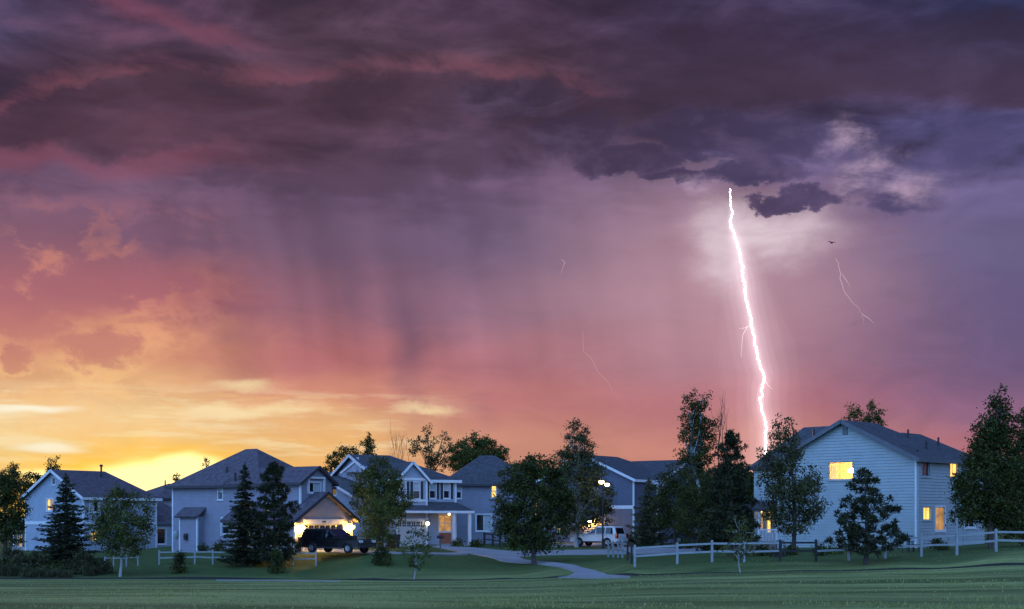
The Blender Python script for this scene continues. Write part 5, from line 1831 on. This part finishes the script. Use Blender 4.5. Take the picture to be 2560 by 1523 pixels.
def suv(name, label, loc, heading, paint, L=4.95, Wd=1.95, H=1.85, trim=None, group='cars parked by the houses'):
    """five-door estate-bodied car, x forward; built from a side profile"""
    root = empty(name, loc, heading, label, 'car', group)
    w = Wd / 2
    f, r = L / 2, -L / 2
    wf, wr, wr_ = L * 0.315, -L * 0.285, 0.40       # axles and arch radius
    belt = H * 0.585

    def arch(cx):
        return [(cx + wr_ * math.cos(a), 0.36 + wr_ * math.sin(a)) for a in [math.pi * (1 - k / 8) for k in range(9)]]
    prof = [(r + 0.06, 0.42)] + [(wr - wr_, 0.36)] + arch(wr)[1:-1] + [(wr + wr_, 0.36), (wf - wr_, 0.36)] + arch(wf)[1:-1] + [(wf + wr_, 0.36), (f - 0.10, 0.40),
            (f, 0.55), (f - 0.01, 0.80), (f - 0.10, belt * 0.93), (f - 0.45, belt * 0.99), (L * 0.175, belt + 0.03), (r + 0.10, belt + 0.02), (r + 0.03, belt * 0.9), (r, 0.62)]
    n = len(prof)

    def ring(y, k):
        out = []
        for (x, z) in prof:
            out.append((x * (1 - 0.012 * k), y, z + (0.02 * k if z < 0.5 else -0.015 * k)))
        return out
    b = MB()
    ys = [(-w + 0.05, 1), (-w, 0), (-w * 0.5, -0.3), (0, -0.5), (w * 0.5, -0.3), (w, 0), (w - 0.05, 1)]
    ys = [(-w + 0.07, 1.2), (-w, 0), (w, 0), (w - 0.07, 1.2)]
    vs, fs = [], []
    for y, k in ys:
        vs += ring(y, k)
    m_ = len(ys)
    # side caps sit slightly proud: y of outer rings swapped so the belly of the door bulges
    for j in range(m_ - 1):
        for i in range(n):
            a, c = j * n + i, j * n + (i + 1) % n
            fs.append((a, c, c + n, a + n))
    fs.append(tuple(range(n - 1, -1, -1)))
    fs.append(tuple((m_ - 1) * n + i for i in range(n)))
    b.add(vs, fs)
    body = b.build('body', paint, root)
    # cabin
    xb, xf = r + 0.14, L * 0.17
    rk = L * 0.20
    zt = H
    cb = [(xb, belt), (xf, belt), (xf - rk, zt - 0.05), (xf - rk - 0.22, zt), (xb + 0.42, zt), (xb + 0.20, zt - 0.07)]
    wt = w * 0.80
    c = MB()

    def cy(z):
        return (w - 0.06) + (wt - (w - 0.06)) * (z - belt) / (zt - belt)
    k = len(cb)
    vs = [(x, -cy(z), z) for x, z in cb] + [(x, cy(z), z) for x, z in cb]
    c.add(vs, [tuple(range(k)), tuple(range(2 * k - 1, k - 1, -1))] + [(i, k + i, k + (i + 1) % k, (i + 1) % k) for i in range(k)])
    cab = c.build('cabin', paint, root)
    for o in (body, cab):
        md = o.modifiers.new('bevel', 'BEVEL')
        md.width = 0.035
        md.segments = 2
        md.limit_method = 'ANGLE'
        md.angle_limit = math.radians(28)
    # side windows
    z0, z1 = belt + 0.06, zt - 0.13

    def xw(z):   # windscreen line
        return xf - rk * (z - belt) / (zt - 0.05 - belt)
    cols = [(xb + 0.30, xb + 1.02), (xb + 1.10, xb + 1.92), (xb + 2.0, None)]
    for s in (-1, 1):
        for (a0, a1) in cols:
            g = MB()
            t1 = a1 if a1 else xw(z1) - 0.14
            b1 = a1 if a1 else xw(z0) - 0.14
            t0 = a0 + (0.10 if a0 < xb + 0.5 else 0)
            e = 0.006
            q = [(a0, s * (cy(z0) + e), z0), (b1, s * (cy(z0) + e), z0), (t1, s * (cy(z1) + e), z1), (t0, s * (cy(z1) + e), z1)]
            q2 = [(x, y - s * 0.02, z) for x, y, z in q]
            g.hexa(q2, q) if s > 0 else g.hexa(q, q2)
            g.build('side_window', CGLASS, cab)
        mr = MB().box(xf - 0.28, xf - 0.06, s * (w + 0.02) - 0.11, s * (w + 0.02) + 0.11, belt + 0.02, belt + 0.20)
        mr.build('mirror', paint, root)
        for x in (xb + 1.75, xb + 0.95):
            MB().box(x - 0.10, x + 0.04, s * w - 0.012, s * w + 0.03, belt - 0.12, belt - 0.08).build('door_handle', paint, body)
        MB().box(xb + 0.45, xf - 1.0, s * (wt - 0.12) - 0.02, s * (wt - 0.12) + 0.02, zt + 0.03, zt + 0.07).build('roof_rail', BUMPER, cab)
        MB().box(wr + wr_ + 0.04, wf - wr_ - 0.04, s * w - 0.06, s * w + 0.035, 0.34, 0.44).build('running_board', BUMPER, body)
        # lamps
        MB().box(r - 0.015, r + 0.16, s * (w - 0.10) - 0.11, s * (w - 0.10) + 0.115, belt - 0.32, belt + 0.06).build('tail_lamp', REDLAMP, body)
        MB().box(f - 0.16, f + 0.012, s * (w - 0.28) - 0.20, s * (w - 0.28) + 0.20, 0.74, 0.92).build('headlight', HEADLAMP, body)
        for cx in (wf, wr):
            y = s * (w - 0.13)
            ty = MB().lathe([(0.20, -0.11), (0.335, -0.115), (0.37, -0.07), (0.37, 0.07), (0.335, 0.115), (0.20, 0.11)], (0, 0, 0), 20, 'y')
            wo = ty.build('wheel', TYRE, root)
            wo.location = (cx, y, 0.37)
            rm = MB().lathe([(0.01, s * 0.085), (0.06, s * 0.09), (0.10, s * 0.06), (0.20, s * 0.075), (0.225, s * 0.10), (0.23, s * 0.02)], (0, 0, 0), 20, 'y')
            for q in range(5):
                a = q * 2 * math.pi / 5
                rm.beam((math.cos(a) * 0.05, s * 0.085, math.sin(a) * 0.05), (math.cos(a) * 0.21, s * 0.095, math.sin(a) * 0.21), 0.03, 0.055)
            rm.build('rim', RIM, wo)
    # windscreen, rear window, bumpers, grille
    ws = MB()
    e = 0.008
    q = [(xw(z0) + e, -cy(z0) + 0.12, z0), (xw(z0) + e, cy(z0) - 0.12, z0), (xw(zt - 0.12) + e, wt - 0.12, zt - 0.12), (xw(zt - 0.12) + e, -wt + 0.12, zt - 0.12)]
    ws.hexa([(x - 0.02, y, z) for x, y, z in q], q)
    ws.build('windscreen', CGLASS, cab)
    rw = MB()

    def xr(z): return xb + 0.20 * (z - belt) / (zt - 0.07 - belt)
    q = [(xr(z0) - e, cy(z0) - 0.14, z0), (xr(z0) - e, -cy(z0) + 0.14, z0), (xr(zt - 0.15) - e, -wt + 0.10, zt - 0.15), (xr(zt - 0.15) - e, wt - 0.10, zt - 0.15)]
    rw.hexa([(x + 0.02, y, z) for x, y, z in q], q)
    rw.build('rear_window', CGLASS, cab)
    MB().box(f - 0.12, f + 0.06, -w + 0.06, w - 0.06, 0.40, 0.62).build('front_bumper', trim or BUMPER, body)
    MB().box(r - 0.07, r + 0.10, -w + 0.05, w - 0.05, 0.44, 0.66).build('rear_bumper', trim or BUMPER, body)
    MB().box(f - 0.05, f + 0.018, -0.42, 0.42, 0.68, 0.90).build('grille', BUMPER, body)
    return root


BLACKP = mat('black_car_paint', (0.012, 0.011, 0.013), 0.22, 0.1, 1, spec=0.6, coat=0.5)
WHITEP = mat('white_car_paint', (0.62, 0.62, 0.62), 0.3, 0.04, 1, coat=0.4)
GREYP = mat('dark_grey_car_paint', (0.03, 0.032, 0.04), 0.25, 0.1, 1, coat=0.5)
pb = onground(843, 94.5)
hd = math.radians(-32)
pb.z = max(gz(pb.x + dx, pb.y + dy) for dx in (-1.5, 0, 1.5) for dy in (0, 0.8)) - 0.02
suv('parked_car', 'black large estate car parked before the lamplit garage', tuple(pb), hd, BLACKP, 5.35, 1.98, 1.70)
pw_ = onground(1497, 116)
pw_.z = gz(pw_.x, pw_.y) + 0.10
suv('parked_car', 'white estate car parked on the drive behind the street lamp', tuple(pw_), math.radians(180 - 33), WHITEP, 4.55, 1.85, 1.72, WHITEP)
pg = onground(1742, 122)
pg.z += 0.05
suv('parked_car', 'dark car half hidden behind the trees left of the porch', tuple(pg), math.radians(160), GREYP, 4.6, 1.85, 1.6)


# ---------------------------------------------------------- street furniture
def street_lamp():
    b = onground(1507, 114)
    root = empty('street_lamp', tuple(b), 0, 'black twin-headed street lamp glowing beside the white car', 'street lamp')
    H = CAMZ - (1214 - HOR) / F * 114 - b.z
    m = MB().lathe([(0.17, 0.0), (0.17, 0.12), (0.11, 0.18), (0.10, 0.75), (0.07, 0.82), (0.06, H)], (0, 0, 0), 12)
    m.build('post', DARKMETAL, root)
    for x, dz in ((-0.12, 0.24), (0.36, 0.02)):
        c = Vector((x, 0, H + dz))
        arm = MB().tube([(0, 0, H - 0.3), (x * 0.6, 0, H - 0.12 + dz * 0.5), (x, 0, H + dz - 0.14)], 0.035, 7)
        arm.build('arm', DARKMETAL, root)
        hd_ = MB().lathe([(0.02, 0.36), (0.05, 0.30), (0.26, 0.20), (0.27, 0.17), (0.02, 0.17)], c, 12)
        ho = hd_.build('lamp_head', DARKMETAL, root)
        MB().lathe([(0.06, -0.14), (0.12, -0.12), (0.06, -0.08)], c, 10).build('collar', DARKMETAL, ho)
        MB().lathe([(0.02, -0.11), (0.15, -0.06), (0.21, 0.05), (0.20, 0.14), (0.03, 0.168)], c, 12).build('globe', emit('street_lamp_globe', (1.0, 0.80, 0.36), 34.0) if x < 0 else emit('street_lamp_globe_dim', (1.0, 0.84, 0.5), 9.0), ho)


street_lamp()


def mailbox():
    b = onground(1101, 106)
    root = empty('mailbox', tuple(b), math.radians(20), 'dark mailbox on a post beside the shuttered house drive', 'mailbox')
    MB().box(-0.05, 0.05, -0.05, 0.05, -0.2, 0.95).build('post', mat('weathered_post', (0.14, 0.13, 0.13), 0.8), root)
    m = MB()
    pr = [(-0.11, 0), (0.11, 0), (0.11, 0.14)] + [(0.11 * math.cos(a), 0.14 + 0.11 * math.sin(a)) for a in [math.pi * k / 6 for k in range(1, 6)]] + [(-0.11, 0.14)]
    n = len(pr)
    m.add([(-0.26, y, 0.95 + z) for y, z in pr] + [(0.26, y, 0.95 + z) for y, z in pr], [tuple(range(n - 1, -1, -1)), tuple(range(n, 2 * n))] + [(i, (i + 1) % n, n + (i + 1) % n, n + i) for i in range(n)])
    bo = m.build('box', DARKMETAL, root)
    MB().box(0.05, 0.12, -0.135, -0.115, 1.05, 1.25).build('flag', mat('red_flag', (0.3, 0.03, 0.03), 0.5), bo)


mailbox()


def bin_(px, D, label, colr):
    b = onground(px, D)
    root = empty('wheeled_bin', tuple(b), math.radians(15), label, 'bin', 'bins beside the shuttered house garage')
    MB().hexa([(-0.23, -0.25, 0.06), (0.23, -0.25, 0.06), (0.23, 0.25, 0.06), (-0.23, 0.25, 0.06)], [(-0.30, -0.34, 1.0), (0.30, -0.34, 1.0), (0.30, 0.34, 1.0), (-0.30, 0.34, 1.0)]).build('body', colr, root)
    MB().hexa([(-0.32, -0.36, 1.0), (0.32, -0.36, 1.0), (0.32, 0.40, 1.0), (-0.32, 0.40, 1.0)], [(-0.28, -0.30, 1.08), (0.28, -0.30, 1.08), (0.28, 0.36, 1.10), (-0.28, 0.36, 1.10)]).build('lid', colr, root)
    for s in (-1, 1):
        w = MB()
        w.tube([(s * 0.24, 0.27, 0.12), (s * 0.29, 0.27, 0.12)], 0.12, 12)
        w.build('wheel', TYRE, root)
    MB().tube([(-0.22, 0.42, 1.0), (0.22, 0.42, 1.0)], 0.02, 6).build('handle', colr, root)


NAVYB = mat('navy_bin_plastic', (0.012, 0.016, 0.035), 0.5, 0.1, 3)
bin_(976, 108, 'dark navy wheeled bin, left of the pair by the garage door', NAVYB)
bin_(990, 107.6, 'dark navy wheeled bin, right of the pair by the garage door', NAVYB)


def patio_table():
    b = onground(2270, 79)
    root = empty('patio_table', tuple(b), 0.4, 'pale domed garden table on thin legs beside the pale-sided house', 'table')
    MB().lathe([(0.02, 0.86), (0.30, 0.80), (0.42, 0.70), (0.42, 0.66), (0.02, 0.66)], (0, 0, 0), 16).build('top', mat('pale_blue_cover', (0.36, 0.45, 0.52), 0.5), root)
    for a in (0.6, 2.2, 3.8, 5.4):
        MB().tube([(math.cos(a) * 0.25, math.sin(a) * 0.25, 0.68), (math.cos(a) * 0.36, math.sin(a) * 0.36, -0.1)], 0.02, 5).build('leg', DARKMETAL, root)


patio_table()


def garden_chair(px, D, rz, label):
    b = onground(px, D)
    root = empty('garden_chair', tuple(b), rz, label, 'chair', 'garden chairs at the pale-sided house')
    MB().box(-0.24, 0.24, -0.24, 0.24, 0.42, 0.46).build('seat', DARKMETAL, root)
    for x in (-0.21, -0.07, 0.07, 0.21):
        MB().box(x - 0.025, x + 0.025, 0.21, 0.24, 0.5, 0.92).build('back_slat', DARKMETAL, root)
    MB().box(-0.24, 0.24, 0.20, 0.25, 0.92, 0.97).build('top_rail', DARKMETAL, root)
    for x in (-0.21, 0.21):
        for y in (-0.21, 0.21):
            MB().box(x - 0.02, x + 0.02, y - 0.02, y + 0.02, -0.1, 0.43 if y < 0 else 0.92).build('leg', DARKMETAL, root)


garden_chair(2284, 78.5, 0.6, 'dark metal garden chair beside the pale domed table')
garden_chair(1948, 78, -0.5, 'dark garden chair before the porch railing')


def side_post():
    b = onground(2392, 73.5)
    root = empty('garden_pole', tuple(b), 0, 'tall pale pole rising behind the white fence by the back door', 'pole')
    H = CAMZ - (1297 - HOR) / F * 73.5 - b.z
    MB().tube([(0, 0, -0.2), (0, 0, H)], 0.06, 8).build('pole', WHITEF, root)
    MB().lathe([(0.0, 0.06), (0.09, 0.02), (0.09, -0.02), (0.0, -0.03)], (0, 0, H), 10).build('cap', WHITEF, root)


side_post()


def bird():
    p = at(2080, 607, 70)
    root = empty('bird', tuple(p), 0.4, 'tiny dark bird in flight right of the lightning', 'bird')
    m = mat('dark_feathers', (0.02, 0.018, 0.018), 0.8)
    MB().lathe([(0.004, -0.12), (0.03, -0.07), (0.045, 0.0), (0.03, 0.07), (0.022, 0.10), (0.004, 0.14)], (0, 0, 0), 8, 'y').build('body', m, root)
    for s in (-1, 1):
        w = MB().slab([(s * 0.03, -0.03, 0.01), (s * 0.16, -0.02, 0.07), (s * 0.26, 0.05, 0.03), (s * 0.15, 0.06, 0.06), (s * 0.03, 0.05, 0.01)], 0.008)
        w.build('wing', m, root)
    MB().slab([(-0.03, -0.20, 0), (0.03, -0.20, 0), (0.012, -0.10, 0.005), (-0.012, -0.10, 0.005)], 0.006).build('tail', m, root)


bird()


# ------------------------------------------------------------------ lightning
BD = 3000.0
RB = random.Random(3)


def chan(pts, amp, sub=4):
    """jagged channel through photo points at the bolt's distance"""
    out = []
    for (a, b) in zip(pts, pts[1:]):
        for k in range(sub):
            t = k / sub
            j = amp if k else 0
            out.append(at(a[0] + (b[0] - a[0]) * t + RB.uniform(-j, j), a[1] + (b[1] - a[1]) * t + RB.uniform(-j, j) * 0.4, BD) + Vector((0, RB.uniform(-4, 4), 0)))
    out.append(at(pts[-1][0], pts[-1][1], BD))
    return out


def zc(l, x0=1700, y0=420, k=2.0617):
    return [(x0 + a / k, y0 + b / k) for a, b in l]


def halo_tube(name, col, dens, pts, rad, parent):  # halo round the bolt, put in as self-glowing volume tubes
    m = bpy.data.materials.new(name)
    m.use_nodes = True
    N = NT(m.node_tree)
    m.node_tree.nodes.clear()
    e = N.n('ShaderNodeEmission')
    e.inputs[0].default_value = tuple(col) + (1,)
    e.inputs[1].default_value = dens
    o = N.n('ShaderNodeOutputMaterial')
    m.node_tree.links.new(e.outputs[0], o.inputs['Volume'])
    ob = MB().tube(pts, rad, 18).build('bolt_halo', m, parent)
    ob['kind'] = 'stuff'
    return ob


def bolt():
    main = zc([(258, 108), (262, 150), (265, 205), (272, 235), (258, 275), (262, 305), (280, 345), (298, 400), (310, 450), (312, 480), (325, 515), (320, 550), (335, 590), (335, 640), (345, 690), (358, 740),
               (365, 790), (370, 820), (385, 870), (385, 910), (400, 960), (408, 1010), (430, 1060), (435, 1100), (418, 1140), (425, 1175), (410, 1195), (420, 1240), (435, 1290), (445, 1335), (440, 1390), (442, 1440), (450, 1600), (440, 1810)])
    g = at(main[-1][0], main[-1][1], BD)
    root = empty('lightning_bolt', (g.x, g.y, g.z), 0, 'bright white lightning bolt striking down behind the corner tree', 'lightning')
    o = Vector(root.location)
    hot = emit('lightning_core', (1.0, 0.93, 0.97), 30.0)
    faint = emit('lightning_branch', (1.0, 0.80, 0.86), 1.3)
    p = [q - o for q in chan(main, 2.6, 4)]
    n = len(p)
    rad = [0.45 + 0.75 * min(1.0, i / (n * 0.16)) + RB.uniform(-0.25, 0.25) for i in range(n)]
    MB().tube(p, rad, 6).build('main_channel', hot, root)
    for br, r in ((zc([(368, 812), (348, 818), (325, 860), (318, 915), (316, 975)]), 0.55), (zc([(352, 816), (330, 826), (305, 828)]), 0.45), (zc([(432, 1090), (455, 1120), (478, 1142)]), 0.45)):
        q = [v - o for v in chan(br, 1.0, 4)]
        MB().tube(q, [r * (1 - 0.7 * i / len(q)) for i in range(len(q))], 4).build('branch', faint, root)
    pxm = BD / F
    for k, (rp, add) in enumerate(((5, 0.20), (9, 0.12), (16, 0.10), (26, 0.10), (42, 0.08), (66, 0.06), (100, 0.05), (150, 0.03))):
        rr = rp * pxm
        pts = [at(a, b, BD) - o for a, b in main]
        cl = [pts[0]]
        for v in pts[1:]:
            if (v - cl[-1]).length > rr * 1.1 + 8: cl.append(v)
        # fade in below the cloud base
        top = cl[0].z
        rad = [rr * min(1.0, max(0.02, (top - c.z) / (rr * 3.0 + 90.0))) for c in cl]
        halo_tube('bolt_halo_%d' % k, (1.0, 0.80, 0.86), add / (2 * rr), cl, rad, root)

    def small(label, paths, r, m):
        g = at(paths[0][-1][0], paths[0][-1][1], BD)
        rt = empty('faint_lightning', tuple(g), 0, label, 'lightning')
        for i, pp in enumerate(paths):
            q = [v - g for v in chan(pp, 1.2, 4)]
            MB().tube(q, [r * (0.4 + 0.6 * (1 - abs(2 * t / len(q) - 0.6))) for t in range(len(q))], 4).build('main_channel' if i == 0 else 'branch', m, rt)
    small('thin faint lightning streak high in the purple sky on the right', [zc([(800, 465), (815, 490), (825, 530), (825, 570), (840, 620), (855, 650), (880, 680), (900, 705), (925, 725), (940, 755), (950, 810)]),
          zc([(835, 545), (860, 580), (880, 615)]), zc([(940, 752), (970, 772), (1000, 802)])], 0.5, emit('faint_lightning_glow', (1.0, 0.72, 0.80), 0.7))
    small('hair-thin lightning streak left of the tall birch low over the roofs', [zc([(345, 640), (350, 740), (385, 770), (420, 840), (470, 890), (495, 940), (530, 975)], 1280, 500, 1.949)], 0.4, emit('faintest_lightning_glow', (1.0, 0.62, 0.60), 0.6))
    small('tiny hooked lightning wisp in the rain left of the bolt', [zc([(240, 290), (258, 305), (248, 325), (240, 365)], 1280, 500, 1.949)], 0.4, MATS['faint_lightning_glow'])


bolt()
